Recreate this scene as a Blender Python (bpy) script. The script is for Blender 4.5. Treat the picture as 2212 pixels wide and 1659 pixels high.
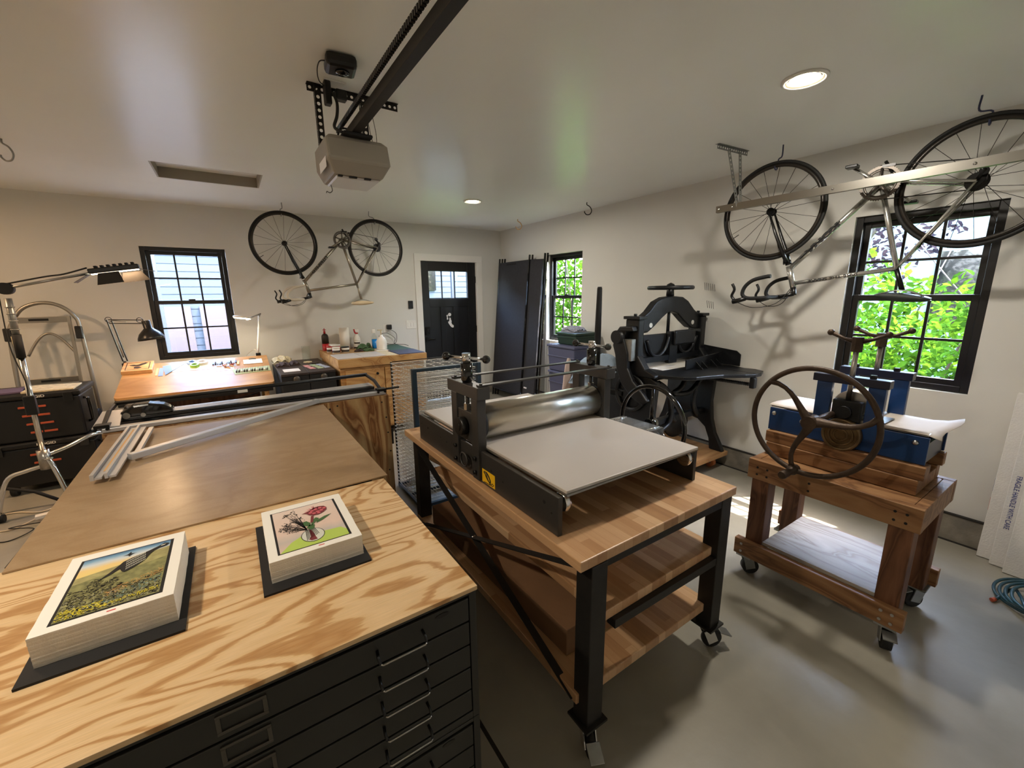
import bpy, math, random
from math import sin, cos, pi, radians, sqrt
from mathutils import Vector, Matrix, Euler
random.seed(11)
C = bpy.context.scene.collection
sc = bpy.context.scene
for o in list(bpy.data.objects):
    bpy.data.objects.remove(o)

# ---------------------------------------------------------------- camera, world, sun, exposure
R_ = Vector((0.83145155, -0.55548932, -0.01095152))
U_ = Vector((0.12482846, 0.16756223, 0.97792676))
F_ = Vector((0.54139281, 0.81446579, -0.20866075))
cam = bpy.data.cameras.new('camera'); cam.sensor_width = 36.0; cam.lens = 902.9 / 2212 * 36; cam.clip_start = 0.02
camo = bpy.data.objects.new('camera', cam); C.objects.link(camo)
mw = Matrix((R_, U_, -F_)).transposed().to_4x4(); mw.translation = Vector((0, 0, 1.61)); camo.matrix_world = mw
sc.camera = camo
sc.view_settings.view_transform = 'Standard'; sc.view_settings.look = 'None'
sc.view_settings.gamma = 1.0; sc.view_settings.use_curve_mapping = False
sc.view_settings.exposure = EXPOSURE = 1.22
SUN_DIR = Vector((-.68, .45, -1.5)).normalized()
w = bpy.data.worlds.new('world'); sc.world = w; w.use_nodes = True
nt = w.node_tree; nt.nodes.clear()
sky = nt.nodes.new('ShaderNodeTexSky'); sky.sky_type = 'NISHITA'; sky.sun_disc = False
sky.sun_elevation = math.asin(-SUN_DIR.z); sky.sun_rotation = math.atan2(-SUN_DIR.x, -SUN_DIR.y)
sky.air_density = 1.2; sky.dust_density = 2.0; sky.ozone_density = 1.0
bgn = nt.nodes.new('ShaderNodeBackground'); bgn.inputs['Strength'].default_value = 4.4
wo = nt.nodes.new('ShaderNodeOutputWorld')
nt.links.new(sky.outputs[0], bgn.inputs[0]); nt.links.new(bgn.outputs[0], wo.inputs[0])
sun = bpy.data.lights.new('sun', 'SUN'); sun.energy = 18; sun.angle = radians(.6); sun.color = (1, .95, .87)
suno = bpy.data.objects.new('sun', sun); C.objects.link(suno); suno.location = (9, -4, 14)
suno.rotation_euler = SUN_DIR.to_track_quat('-Z', 'Y').to_euler()
XLW = -3.3
def portal(name, loc, dirv, sx, sy):
    l = bpy.data.lights.new(name, 'AREA'); l.shape = 'RECTANGLE'; l.size = sx; l.size_y = sy
    l.cycles.is_portal = True
    o = bpy.data.objects.new(name, l); C.objects.link(o); o.location = loc
    o.rotation_euler = Vector(dirv).to_track_quat('-Z', 'Z').to_euler(); return o
portal('window_portal', (-.33, 6.15, 1.55), (0, -1, 0), .8, 1.25)
portal('window_portal', (3.96, 4.41, 1.55), (-1, 0, 0), .78, 1.25)
portal('window_portal', (3.96, .9, 1.54), (-1, 0, 0), .78, 1.25)
portal('door_portal', (2.85, 6.15, 1.77), (0, -1, 0), .7, .5)

# ---------------------------------------------------------------- helpers
def srgb(r, g, b):
    f = lambda c: (c / 255 / 12.92) if c / 255 <= .04045 else ((c / 255 + .055) / 1.055) ** 2.4
    return (f(r), f(g), f(b), 1)
MATS = {}
def mk(name, col, rough=.5, metal=0., var=None, bump=None, spec=.5, coat=0., emit=None, trans=0., sheen=0.):
    """plain principled material; var=(scale, amount, stretch) darkens/lightens by noise; bump=(scale, strength)"""
    m = bpy.data.materials.new(name); m.use_nodes = True; MATS[name] = m
    n = m.node_tree.nodes; l = m.node_tree.links; b = n['Principled BSDF']
    b.inputs['Base Color'].default_value = col; b.inputs['Roughness'].default_value = rough
    b.inputs['Metallic'].default_value = metal; b.inputs['Specular IOR Level'].default_value = spec
    b.inputs['Coat Weight'].default_value = coat; b.inputs['Transmission Weight'].default_value = trans
    b.inputs['Sheen Weight'].default_value = sheen
    if emit: b.inputs['Emission Color'].default_value = emit[0]; b.inputs['Emission Strength'].default_value = emit[1]
    if var or bump:
        tc = n.new('ShaderNodeTexCoord')
    if var:
        mp = n.new('ShaderNodeMapping'); mp.inputs['Scale'].default_value = var[2] if len(var) > 2 else (1, 1, 1)
        nz = n.new('ShaderNodeTexNoise'); nz.inputs['Scale'].default_value = var[0]; nz.inputs['Detail'].default_value = 6
        cr = n.new('ShaderNodeValToRGB'); a = var[1]
        cr.color_ramp.elements[0].position = .3; cr.color_ramp.elements[1].position = .7
        cr.color_ramp.elements[0].color = tuple(c * (1 - a) for c in col[:3]) + (1,)
        cr.color_ramp.elements[1].color = tuple(min(1, c * (1 + a)) for c in col[:3]) + (1,)
        l.new(tc.outputs['Object'], mp.inputs[0]); l.new(mp.outputs[0], nz.inputs[0])
        l.new(nz.outputs[0], cr.inputs[0]); l.new(cr.outputs[0], b.inputs['Base Color'])
    if bump:
        nb = n.new('ShaderNodeTexNoise'); nb.inputs['Scale'].default_value = bump[0]; nb.inputs['Detail'].default_value = 4
        bp = n.new('ShaderNodeBump'); bp.inputs['Strength'].default_value = bump[1]; bp.inputs['Distance'].default_value = .01
        l.new(tc.outputs['Object'], nb.inputs[0]); l.new(nb.outputs[0], bp.inputs['Height']); l.new(bp.outputs[0], b.inputs['Normal'])
    return m
def ramp(n, stops, interp='LINEAR'):
    cr = n.new('ShaderNodeValToRGB'); cr.color_ramp.interpolation = interp
    while len(cr.color_ramp.elements) > 1: cr.color_ramp.elements.remove(cr.color_ramp.elements[0])
    cr.color_ramp.elements[0].position = stops[0][0]; cr.color_ramp.elements[0].color = stops[0][1]
    for p, c in stops[1:]:
        e = cr.color_ramp.elements.new(p); e.color = c
    return cr
def wood(name, stops, scale=(1, 1, 1), freq=14., warp=.5, rough=.45, seed=0., fine=.25, blotch=.12, coat=0., nscale=1.6, tone=1., jag=.012):
    """contour lines of a stretched noise field, as on rotary-cut veneer and sawn boards"""
    m = bpy.data.materials.new(name); m.use_nodes = True; MATS[name] = m
    n = m.node_tree.nodes; l = m.node_tree.links; b = n['Principled BSDF']
    tc = n.new('ShaderNodeTexCoord'); mp = n.new('ShaderNodeMapping'); mp.inputs['Scale'].default_value = scale
    mp.inputs['Location'].default_value = (seed, seed * 1.7, seed * .6); l.new(tc.outputs['Object'], mp.inputs[0])
    nz = n.new('ShaderNodeTexNoise'); nz.inputs['Scale'].default_value = nscale; nz.inputs['Detail'].default_value = 2.5
    nz.inputs['Roughness'].default_value = .45; nz.inputs['Distortion'].default_value = warp
    l.new(mp.outputs[0], nz.inputs[0])
    mu = n.new('ShaderNodeMath'); mu.operation = 'MULTIPLY'; mu.inputs[1].default_value = freq; l_j = n.new('ShaderNodeMapping'); l_j.inputs['Scale'].default_value = (.22, 1.6, 1) if scale[0] < scale[1] else (1, 1, 1); l.new(tc.outputs['Object'], l_j.inputs[0])
    nj = n.new('ShaderNodeTexNoise'); nj.inputs['Scale'].default_value = 30; nj.inputs['Detail'].default_value = 3; l.new(l_j.outputs[0], nj.inputs[0])
    mj = n.new('ShaderNodeMath'); mj.operation = 'MULTIPLY_ADD'; mj.inputs[1].default_value = jag; l.new(nj.outputs[0], mj.inputs[0]); l.new(nz.outputs[0], mj.inputs[2]); l.new(mj.outputs[0], mu.inputs[0])
    fr = n.new('ShaderNodeMath'); fr.operation = 'PINGPONG'; fr.inputs[1].default_value = 1.; l.new(mu.outputs[0], fr.inputs[0])
    cr = ramp(n, stops); l.new(fr.outputs[0], cr.inputs[0])
    mp2 = n.new('ShaderNodeMapping'); mp2.inputs['Scale'].default_value = tuple(s * 1. if s < 1 else s * 6 for s in scale); l.new(tc.outputs['Object'], mp2.inputs[0])
    nf = n.new('ShaderNodeTexNoise'); nf.inputs['Scale'].default_value = 18; nf.inputs['Detail'].default_value = 5; l.new(mp2.outputs[0], nf.inputs[0])
    mr = n.new('ShaderNodeMapRange'); mr.inputs['From Min'].default_value = .3; mr.inputs['From Max'].default_value = .7
    mr.inputs['To Min'].default_value = (1 - fine) * tone; mr.inputs['To Max'].default_value = tone; l.new(nf.outputs[0], mr.inputs[0])
    nb = n.new('ShaderNodeTexNoise'); nb.inputs['Scale'].default_value = 3; l.new(tc.outputs['Object'], nb.inputs[0])
    mr2 = n.new('ShaderNodeMapRange'); mr2.inputs['From Min'].default_value = .3; mr2.inputs['From Max'].default_value = .7
    mr2.inputs['To Min'].default_value = 1 - blotch; mr2.inputs['To Max'].default_value = 1; l.new(nb.outputs[0], mr2.inputs[0])
    mm = n.new('ShaderNodeMath'); mm.operation = 'MULTIPLY'; l.new(mr.outputs[0], mm.inputs[0]); l.new(mr2.outputs[0], mm.inputs[1])
    vm = n.new('ShaderNodeVectorMath'); vm.operation = 'SCALE'; l.new(cr.outputs[0], vm.inputs[0]); l.new(mm.outputs[0], vm.inputs['Scale'])
    l.new(vm.outputs[0], b.inputs['Base Color']); b.inputs['Roughness'].default_value = rough; b.inputs['Coat Weight'].default_value = coat
    b.inputs['Specular IOR Level'].default_value = .35
    return m
def leafy(name, col, through):
    """thin leaves: diffuse front, light shining through"""
    m = bpy.data.materials.new(name); m.use_nodes = True; MATS[name] = m
    n = m.node_tree.nodes; l = m.node_tree.links; n.remove(n['Principled BSDF'])
    tc = n.new('ShaderNodeTexCoord'); nz = n.new('ShaderNodeTexNoise'); nz.inputs['Scale'].default_value = 4; l.new(tc.outputs['Object'], nz.inputs[0])
    mr = n.new('ShaderNodeMapRange'); mr.inputs['From Min'].default_value = .35; mr.inputs['From Max'].default_value = .65; mr.inputs['To Min'].default_value = .35; mr.inputs['To Max'].default_value = 1.1; l.new(nz.outputs[0], mr.inputs[0])
    mx = n.new('ShaderNodeMixShader'); mx.inputs[0].default_value = .45
    for k, (t, c) in enumerate((('ShaderNodeBsdfDiffuse', col), ('ShaderNodeBsdfTranslucent', through))):
        b = n.new(t); v = n.new('ShaderNodeVectorMath'); v.operation = 'SCALE'; v.inputs[0].default_value = c[:3]; l.new(mr.outputs[0], v.inputs['Scale']); l.new(v.outputs[0], b.inputs[0]); l.new(b.outputs[0], mx.inputs[k + 1])
    l.new(mx.outputs[0], n['Material Output'].inputs[0])
def staves(name, cols, w_=.042, ln=.45, rough=.3, tone=1.):
    """butcher block: staves run along y"""
    m = bpy.data.materials.new(name); m.use_nodes = True; MATS[name] = m
    n = m.node_tree.nodes; l = m.node_tree.links; b = n['Principled BSDF']
    tc = n.new('ShaderNodeTexCoord'); sp = n.new('ShaderNodeSeparateXYZ'); cb = n.new('ShaderNodeCombineXYZ')
    l.new(tc.outputs['Object'], sp.inputs[0]); l.new(sp.outputs['Y'], cb.inputs['X']); l.new(sp.outputs['X'], cb.inputs['Y'])
    br = n.new('ShaderNodeTexBrick'); br.inputs['Scale'].default_value = 1; br.inputs['Brick Width'].default_value = ln
    br.inputs['Row Height'].default_value = w_; br.inputs['Mortar Size'].default_value = .0006; br.inputs['Bias'].default_value = 0
    br.inputs['Color1'].default_value = (0, 0, 0, 1); br.inputs['Color2'].default_value = (1, 1, 1, 1); br.inputs['Mortar'].default_value = (.1, .1, .1, 1)
    br.offset = .37; br.offset_frequency = 2; br.squash = .8; br.squash_frequency = 3
    l.new(cb.outputs[0], br.inputs[0])
    mp = n.new('ShaderNodeMapping'); mp.inputs['Scale'].default_value = (9, .8, 9); l.new(tc.outputs['Object'], mp.inputs[0])
    nz = n.new('ShaderNodeTexNoise'); nz.inputs['Scale'].default_value = 7; nz.inputs['Detail'].default_value = 5; nz.inputs['Distortion'].default_value = .6
    l.new(mp.outputs[0], nz.inputs[0])
    ma = n.new('ShaderNodeMath'); ma.operation = 'MULTIPLY_ADD'; ma.inputs[1].default_value = .75; l.new(br.outputs[0], ma.inputs[0])
    mb_ = n.new('ShaderNodeMath'); mb_.operation = 'MULTIPLY'; mb_.inputs[1].default_value = .35; l.new(nz.outputs[0], mb_.inputs[0])
    l.new(mb_.outputs[0], ma.inputs[2])
    cr = ramp(n, [(i / (len(cols) - 1), c) for i, c in enumerate(cols)]); l.new(ma.outputs[0], cr.inputs[0])
    vm = n.new('ShaderNodeVectorMath'); vm.operation = 'SCALE'; vm.inputs['Scale'].default_value = tone; l.new(cr.outputs[0], vm.inputs[0])
    l.new(vm.outputs[0], b.inputs['Base Color']); b.inputs['Roughness'].default_value = rough
    return m
def glassy(name, tint=(1, 1, 1, 1), refl=.08, rough=0.):
    m = bpy.data.materials.new(name); m.use_nodes = True; MATS[name] = m
    n = m.node_tree.nodes; l = m.node_tree.links; n.remove(n['Principled BSDF'])
    t = n.new('ShaderNodeBsdfTransparent'); t.inputs[0].default_value = tint
    g = n.new('ShaderNodeBsdfGlossy'); g.inputs['Roughness'].default_value = rough
    fz = n.new('ShaderNodeFresnel'); fz.inputs[0].default_value = 1.45
    gg = n.new('ShaderNodeNewGeometry'); iv = n.new('ShaderNodeMath'); iv.operation = 'SUBTRACT'; iv.inputs[0].default_value = 1.
    ml = n.new('ShaderNodeMath'); ml.operation = 'MULTIPLY'; l.new(gg.outputs['Backfacing'], iv.inputs[1]); l.new(fz.outputs[0], ml.inputs[0]); l.new(iv.outputs[0], ml.inputs[1])
    mx = n.new('ShaderNodeMixShader'); l.new(ml.outputs[0], mx.inputs[0]); l.new(t.outputs[0], mx.inputs[1]); l.new(g.outputs[0], mx.inputs[2])
    l.new(mx.outputs[0], n['Material Output'].inputs[0]); return m

class MB:
    """collects shapes in world coordinates (or in the frame M) and links them as ONE mesh object"""
    def __init__(s, M=None): s.v = []; s.f = []; s.sm = []; s.M = M
    def add(s, vs, fs, sm=False):
        k = len(s.v)
        s.v += [(s.M @ Vector(p)) if s.M else Vector(p) for p in vs]
        s.f += [tuple(i + k for i in f) for f in fs]; s.sm += [sm] * len(fs); return s
    def hexa(s, p):
        return s.add(p, [(0, 3, 2, 1), (4, 5, 6, 7), (0, 1, 5, 4), (1, 2, 6, 5), (2, 3, 7, 6), (3, 0, 4, 7)])
    def box(s, x0, x1, y0, y1, z0, z1):
        return s.hexa([(x0, y0, z0), (x1, y0, z0), (x1, y1, z0), (x0, y1, z0), (x0, y0, z1), (x1, y0, z1), (x1, y1, z1), (x0, y1, z1)])
    def obox(s, c, d, rot=(0, 0, 0)):
        E = Euler(rot).to_matrix(); c = Vector(c); h = [Vector((a * d[0] / 2, b * d[1] / 2, e * d[2] / 2)) for e in (-1, 1) for a, b in ((-1, -1), (1, -1), (1, 1), (-1, 1))]
        return s.hexa([c + E @ q for q in h])
    def bar(s, p0, p1, w_, h_, up=(0, 0, 1)):
        p0 = Vector(p0); p1 = Vector(p1); d = (p1 - p0).normalized(); up = Vector(up)
        a = d.cross(up)
        if a.length < 1e-4: a = d.cross(Vector((0, 1, 0)))
        a.normalize(); b = a.cross(d)
        q = [(-1, -1), (1, -1), (1, 1), (-1, 1)]
        return s.hexa([p0 + a * i * w_ / 2 + b * j * h_ / 2 for i, j in q] + [p1 + a * i * w_ / 2 + b * j * h_ / 2 for i, j in q])
    def tube(s, pts, r, n=8, closed=False, sm=True, flat=1.):
        pts = [Vector(p) for p in pts]; N = len(pts); rr = r if isinstance(r, (list, tuple)) else [r] * N
        T = []
        for i in range(N):
            if closed: t = pts[(i + 1) % N] - pts[i - 1]
            else: t = pts[min(i + 1, N - 1)] - pts[max(i - 1, 0)]
            T.append(t.normalized())
        a = T[0].orthogonal().normalized(); vs = []
        for i in range(N):
            if i: a = (T[i - 1].rotation_difference(T[i])) @ a
            a = (a - T[i] * a.dot(T[i])).normalized(); b = T[i].cross(a)
            vs += [pts[i] + (a * cos(2 * pi * k / n) + b * sin(2 * pi * k / n) * flat) * rr[i] for k in range(n)]
        fs = []
        for i in range(N if closed else N - 1):
            j = (i + 1) % N
            for k in range(n): fs.append((i * n + k, i * n + (k + 1) % n, j * n + (k + 1) % n, j * n + k))
        s.add(vs, fs, sm)
        if not closed:
            k = len(s.v) - N * n
            s.f += [tuple(k + q for q in reversed(range(n))), tuple(k + (N - 1) * n + q for q in range(n))]; s.sm += [False, False]
        return s
    def cyl(s, p0, p1, r, r2=None, n=20, sm=True):
        return s.tube([p0, p1], [r, r if r2 is None else r2], n, sm=sm)
    def lathe(s, prof, o=(0, 0, 0), ax=(0, 0, 1), n=24, sm=True):
        o = Vector(o); ax = Vector(ax).normalized(); a = ax.orthogonal().normalized(); b = ax.cross(a); vs = []
        for r, z in prof:
            r = max(r, 1e-4); vs += [o + ax * z + (a * cos(2 * pi * k / n) + b * sin(2 * pi * k / n)) * r for k in range(n)]
        fs = [(i * n + k, i * n + (k + 1) % n, (i + 1) * n + (k + 1) % n, (i + 1) * n + k) for i in range(len(prof) - 1) for k in range(n)]
        s.add(vs, fs, sm); k = len(s.v) - len(vs); L = (len(prof) - 1) * n
        s.f += [tuple(k + q for q in reversed(range(n))), tuple(k + L + q for q in range(n))]; s.sm += [False, False]
        return s
    def prism(s, poly, fn, off):
        """poly: 2D outline, fn maps (u,v) to 3D, off: extrusion vector"""
        off = Vector(off); a = [Vector(fn(*p)) for p in poly]; N = len(a)
        # rounded corners in outlines need no smoothing
        return s.add(a + [p + off for p in a], [tuple(reversed(range(N))), tuple(range(N, 2 * N))] + [(i, (i + 1) % N, N + (i + 1) % N, N + i) for i in range(N)])
    def torus(s, c, ax, R, r, n=48, m=10, flat=1.):
        c = Vector(c); ax = Vector(ax).normalized(); a = ax.orthogonal().normalized(); b = ax.cross(a); vs = []
        for i in range(n):
            d = a * cos(2 * pi * i / n) + b * sin(2 * pi * i / n)
            vs += [c + d * (R + r * cos(2 * pi * k / m)) + ax * (r * flat * sin(2 * pi * k / m)) for k in range(m)]
        return s.add(vs, [(i * m + k, ((i + 1) % n) * m + k, ((i + 1) % n) * m + (k + 1) % m, i * m + (k + 1) % m) for i in range(n) for k in range(m)], True)
    def ball(s, c, r, n=16, sq=(1, 1, 1)):
        c = Vector(c); vs = []; m = n // 2
        for i in range(m + 1):
            t = pi * i / m
            vs += [c + Vector((r * sq[0] * max(sin(t), 1e-3) * cos(2 * pi * k / n), r * sq[1] * max(sin(t), 1e-3) * sin(2 * pi * k / n), r * sq[2] * cos(t))) for k in range(n)]
        return s.add(vs, [(i * n + k, (i + 1) * n + k, (i + 1) * n + (k + 1) % n, i * n + (k + 1) % n) for i in range(m) for k in range(n)], True)
    def quad(s, *p): return s.add(p, [tuple(range(len(p)))])
    def perf(s, p0, p1, wv, nv, n, hole=.3, t=.002):
        """perforated strip of n cells from p0 to p1, width vector wv, thickness along nv"""
        p0 = Vector(p0); p1 = Vector(p1); wv = Vector(wv); nv = Vector(nv).normalized() * t; d = (p1 - p0) / n
        for i in range(n):
            c = p0 + d * (i + .5); rr = min(d.length, wv.length) * hole; dn = d.normalized(); wn = wv.normalized()
            O = []; I = []
            for k in range(12):
                a = 2 * pi * k / 12 + pi / 12; ca, sa = cos(a), sin(a); q = max(abs(ca), abs(sa))
                O.append(c + d * .5 * ca / q + wv * .5 * sa / q); I.append(c + dn * rr * ca + wn * rr * sa)
            vs = O + I + [p + nv for p in O] + [p + nv for p in I]; fs = []
            for k in range(12):
                j = (k + 1) % 12; fs += [(k, j, 12 + j, 12 + k), (24 + j, 24 + k, 36 + k, 36 + j), (12 + k, 12 + j, 36 + j, 36 + k), (j, k, 24 + k, 24 + j)]
            s.add(vs, fs)
        return s
    def build(s, name, mat, parent=None, bev=0., label=None, cat=None, group=None, kind=None, loc=None, sub=0, rz=0.):
        me = bpy.data.meshes.new(name)
        o = bpy.data.objects.new(name, me); C.objects.link(o)
        if parent is not None:
            r = parent
            while r.parent is not None: r = r.parent
            Mi = Matrix(r['_m']) if False else ROOTM[r.name]
            vs = [Mi @ p for p in s.v]; o.parent = parent
        else:
            xs = [p.x for p in s.v]; ys = [p.y for p in s.v]; zs = [p.z for p in s.v]
            c = Vector(loc) if loc is not None else Vector(((min(xs) + max(xs)) / 2, (min(ys) + max(ys)) / 2, min(zs)))
            W = Matrix.Translation(c) @ Matrix.Rotation(rz, 4, 'Z'); Wi = W.inverted()
            vs = [Wi @ p for p in s.v]; o.location = c; o.rotation_euler = (0, 0, rz); ROOTM[o.name] = Wi
        me.from_pydata([tuple(p) for p in vs], [], s.f); me.polygons.foreach_set('use_smooth', s.sm)
        for m in (mat if isinstance(mat, (list, tuple)) else [mat]): me.materials.append(MATS[m] if isinstance(m, str) else m)
        me.update()
        if bev:
            b = o.modifiers.new('bevel', 'BEVEL'); b.width = bev; b.segments = 2; b.limit_method = 'ANGLE'; b.angle_limit = radians(50)
        if sub:
            b = o.modifiers.new('subdivision', 'SUBSURF'); b.levels = sub; b.render_levels = sub
        if label: o['label'] = label
        if cat: o['category'] = cat
        if group: o['group'] = group
        if kind: o['kind'] = kind
        return o
ROOTM = {}
def thing(name, label, cat, loc=(0, 0, 0), rz=0., group=None, kind=None):
    o = bpy.data.objects.new(name, None); C.objects.link(o); o.empty_display_size = .05
    o.location = loc; o.rotation_euler = (0, 0, rz)
    ROOTM[o.name] = (Matrix.Translation(Vector(loc)) @ Matrix.Rotation(rz, 4, 'Z')).inverted()
    if label: o['label'] = label
    if cat: o['category'] = cat
    if group: o['group'] = group
    if kind: o['kind'] = kind
    return o
def dup(root, loc, rz=0., label=None, group=None, tilt=None):
    def cp(o, par):
        c = o.copy(); C.objects.link(c)
        if par is not None: c.parent = par
        for ch in [x for x in bpy.data.objects if x.parent == o]: cp(ch, c)
        return c
    r = cp(root, None); r.location = loc; r.rotation_euler = tilt if tilt else (0, 0, rz)
    if label: r['label'] = label
    if group: r['group'] = group
    return r
def text(s, size, M, mat, parent, name='lettering', ext=.0004, squash=1., align='CENTER', bold=0.):
    cu = bpy.data.curves.new('t', 'FONT'); cu.body = s; cu.size = size; cu.extrude = ext; cu.align_x = align; cu.align_y = 'CENTER'; cu.offset = bold
    t = bpy.data.objects.new('t', cu); C.objects.link(t); bpy.context.view_layer.update()
    me = bpy.data.meshes.new_from_object(t.evaluated_get(bpy.context.evaluated_depsgraph_get()))
    vs = [M @ Vector((v.co.x * squash, v.co.y, v.co.z)) for v in me.vertices]; fs = [tuple(p.vertices) for p in me.polygons]
    bpy.data.objects.remove(t); bpy.data.curves.remove(cu); bpy.data.meshes.remove(me)
    m = MB(); m.add(vs, fs); return m.build(name, mat, parent)
def frame(o, x, y, z):
    """matrix with origin o and axes x, y, z"""
    m = Matrix((Vector(x), Vector(y), Vector(z))).transposed().to_4x4(); m.translation = Vector(o); return m
def arc(c, r, a0, a1, n, fn=None):
    return [(c[0] + r * cos(a0 + (a1 - a0) * i / n), c[1] + r * sin(a0 + (a1 - a0) * i / n)) for i in range(n + 1)]
def spline(P, n=6):
    P = [Vector(p) for p in P]; out = []
    Q = [P[0] * 2 - P[1]] + P + [P[-1] * 2 - P[-2]]
    for i in range(1, len(Q) - 2):
        for k in range(n):
            t = k / n; a, b, c, d = Q[i - 1:i + 3]
            out.append(.5 * ((2 * b) + (c - a) * t + (2 * a - 5 * b + 4 * c - d) * t * t + (3 * b - a - 3 * c + d) * t ** 3))
    return out + [P[-1]]

# ---------------------------------------------------------------- materials
mk('wall_paint', srgb(215, 214, 208), .55, bump=(60, .05), var=(1.2, .03))
mk('ceiling_paint', srgb(240, 241, 237), .27, bump=(1.6, .1), var=(.8, .03))
mk('white_trim', srgb(228, 226, 220), .45)
mk('hatch_paint', srgb(150, 143, 130), .6)
mk('concrete', srgb(140, 136, 124), .36, var=(1.7, .28), bump=(30, .06))
mk('curb_concrete', srgb(132, 126, 114), .8, var=(9, .3), bump=(40, .3))
mk('frame_metal', srgb(88, 84, 78), .35, .5)
mk('joint_dark', srgb(35, 32, 29), .9)
mk('window_black', srgb(13, 13, 14), .4)
mk('door_black', srgb(12, 13, 15), .42, bump=(120, .03))
mk('hardware_black', srgb(14, 14, 14), .3, .2)
mk('black_plastic', srgb(14, 14, 15), .4)
mk('black_matte', srgb(14, 14, 15), .75)
mk('black_gloss', srgb(12, 12, 13), .12, coat=.5)
mk('rubber', srgb(13, 13, 12), .7)
mk('press_grey', srgb(50, 48, 46), .42, var=(60, .06))
mk('cast_black', srgb(19, 21, 24), .4, .15, var=(14, .3), bump=(90, .12))
mk('steel_file', srgb(37, 37, 34), .42, var=(5, .06))
mk('table_steel', srgb(38, 36, 34), .5, .3, var=(40, .12))
mk('chrome', srgb(215, 215, 215), .12, 1.)
mk('steel', srgb(170, 168, 163), .28, 1., var=(30, .08))
mk('roller_steel', srgb(212, 208, 200), .34, 1.)
mk('aluminium', srgb(196, 197, 200), .38, .55)
mk('galvanised', srgb(150, 152, 150), .4, .8, var=(20, .15))
mk('dull_tube', srgb(160, 155, 146), .35, .85)
mk('bed_laminate', srgb(190, 183, 176), .38, var=(2, .03))
mk('felt_dark', srgb(38, 38, 40), .9)
mk('blue_paint', srgb(14, 58, 112), .38, var=(12, .12), coat=.2)
mk('navy_paint', srgb(18, 24, 48), .35)
mk('rust_iron', srgb(66, 52, 41), .5, .5, var=(18, .3), bump=(90, .2))
mk('brass_old', srgb(104, 84, 56), .42, .6, var=(10, .35), bump=(50, .15))
mk('rack_blue', srgb(34, 52, 66), .4, .2)
mk('wire', srgb(214, 212, 206), .4, .3)
mk('paper', srgb(236, 232, 224), .8)
mk('felt_paper', srgb(196, 186, 176), .8)
mk('paper_edge', srgb(224, 219, 208), .85, var=(300, .03, (.02, .02, 1)), bump=(400, .08))
mk('black_board', srgb(14, 13, 15), .7)
mk('yellow_label', srgb(242, 190, 30), .45)
mk('ink', srgb(14, 13, 14), .7)
mk('red_ink', srgb(200, 52, 50), .7)
mk('clear_plastic', srgb(235, 238, 238), .05, trans=.9)
mk('opener_body', srgb(146, 140, 130), .45)
mk('opener_lens', srgb(205, 205, 208), .2, spec=.6)
mk('led_warm', srgb(255, 226, 170), .5, emit=((1., .80, .50, 1), 9.))
mk('led_lamp', srgb(255, 246, 220), .5, emit=((1., .87, .62, 1), 9.))
mk('led_small', srgb(255, 246, 220), .5, emit=((1., .84, .58, 1), 12.))
mk('fabric_panel', srgb(44, 44, 49), .85, var=(30, .12), bump=(400, .3))
mk('tote_grey', srgb(78, 80, 106), .5)
mk('tote_green', srgb(28, 54, 42), .45)
mk('quilt_blue', srgb(148, 166, 184), .9, bump=(30, .4), var=(9, .08))
mk('quilt_navy', srgb(44, 48, 78), .85, bump=(25, .4), var=(9, .2))
mk('cloth_pink', srgb(206, 186, 176), .9, bump=(30, .4))
mk('cloth_grey', srgb(140, 142, 156), .9, var=(60, .35))
mk('cloth_rag', srgb(200, 186, 152), .9, var=(40, .25))
mk('glove_dark', srgb(62, 48, 46), .9, var=(40, .45))
mk('foam_white', srgb(222, 220, 216), .7, bump=(120, .3), var=(8, .05))
mk('print_blue', srgb(30, 48, 128), .6)
mk('print_red', srgb(190, 40, 40), .6)
mk('hose_teal', srgb(24, 66, 78), .35)
mk('cord_white', srgb(205, 190, 165), .6)
mk('cord_black', srgb(18, 18, 18), .6)
mk('green_paint', srgb(22, 92, 34), .45)
mk('grip_cream', srgb(222, 206, 170), .7)
mk('orange_red', srgb(168, 74, 44), .5)
mk('carton', srgb(126, 92, 62), .85, var=(5, .1), bump=(60, .08))
mk('carton_tape', srgb(170, 125, 82), .35)
mk('wrap_tan', srgb(196, 166, 132), .45, bump=(60, .4))
mk('castor_orange', srgb(190, 112, 62), .5)
mk('bike_grey', srgb(150, 142, 128), .3, .8)
mk('chainring_metal', srgb(96, 90, 84), .4, .8)
mk('track_metal', srgb(134, 131, 124), .36, 1.)
mk('bike_silver', srgb(190, 188, 182), .25, .85)
mk('rim_dark', srgb(52, 48, 44), .3, .6)
mk('spoke', srgb(46, 44, 42), .35, .8)
mk('bar_tape_white', srgb(205, 196, 178), .6)
mk('saddle_cream', srgb(214, 194, 160), .55)
mk('saddle_green', srgb(20, 30, 24), .6)
mk('sky_blue', srgb(90, 140, 180), .7)
mk('blue_liquid', srgb(20, 130, 215), .2)
mk('soap_red', srgb(176, 30, 34), .3)
mk('soap_dark', srgb(48, 40, 34), .4)
mk('bottle_white', srgb(232, 228, 220), .4)
mk('jar_white', srgb(226, 222, 212), .5)
mk('jar_label', srgb(60, 52, 48), .6)
mk('lid_red', srgb(176, 30, 36), .45)
mk('sponge_green', srgb(70, 98, 64), .9, var=(60, .3), bump=(100, .4))
mk('cutting_mat', srgb(44, 92, 82), .55)
mk('mat_blue', srgb(46, 52, 84), .55)
mk('tape_green', srgb(150, 200, 70), .5)
mk('tape_kraft', srgb(212, 168, 110), .6)
mk('clear_blue', srgb(130, 160, 205), .1, spec=.6)
mk('lamp_black', srgb(24, 24, 25), .28)
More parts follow.
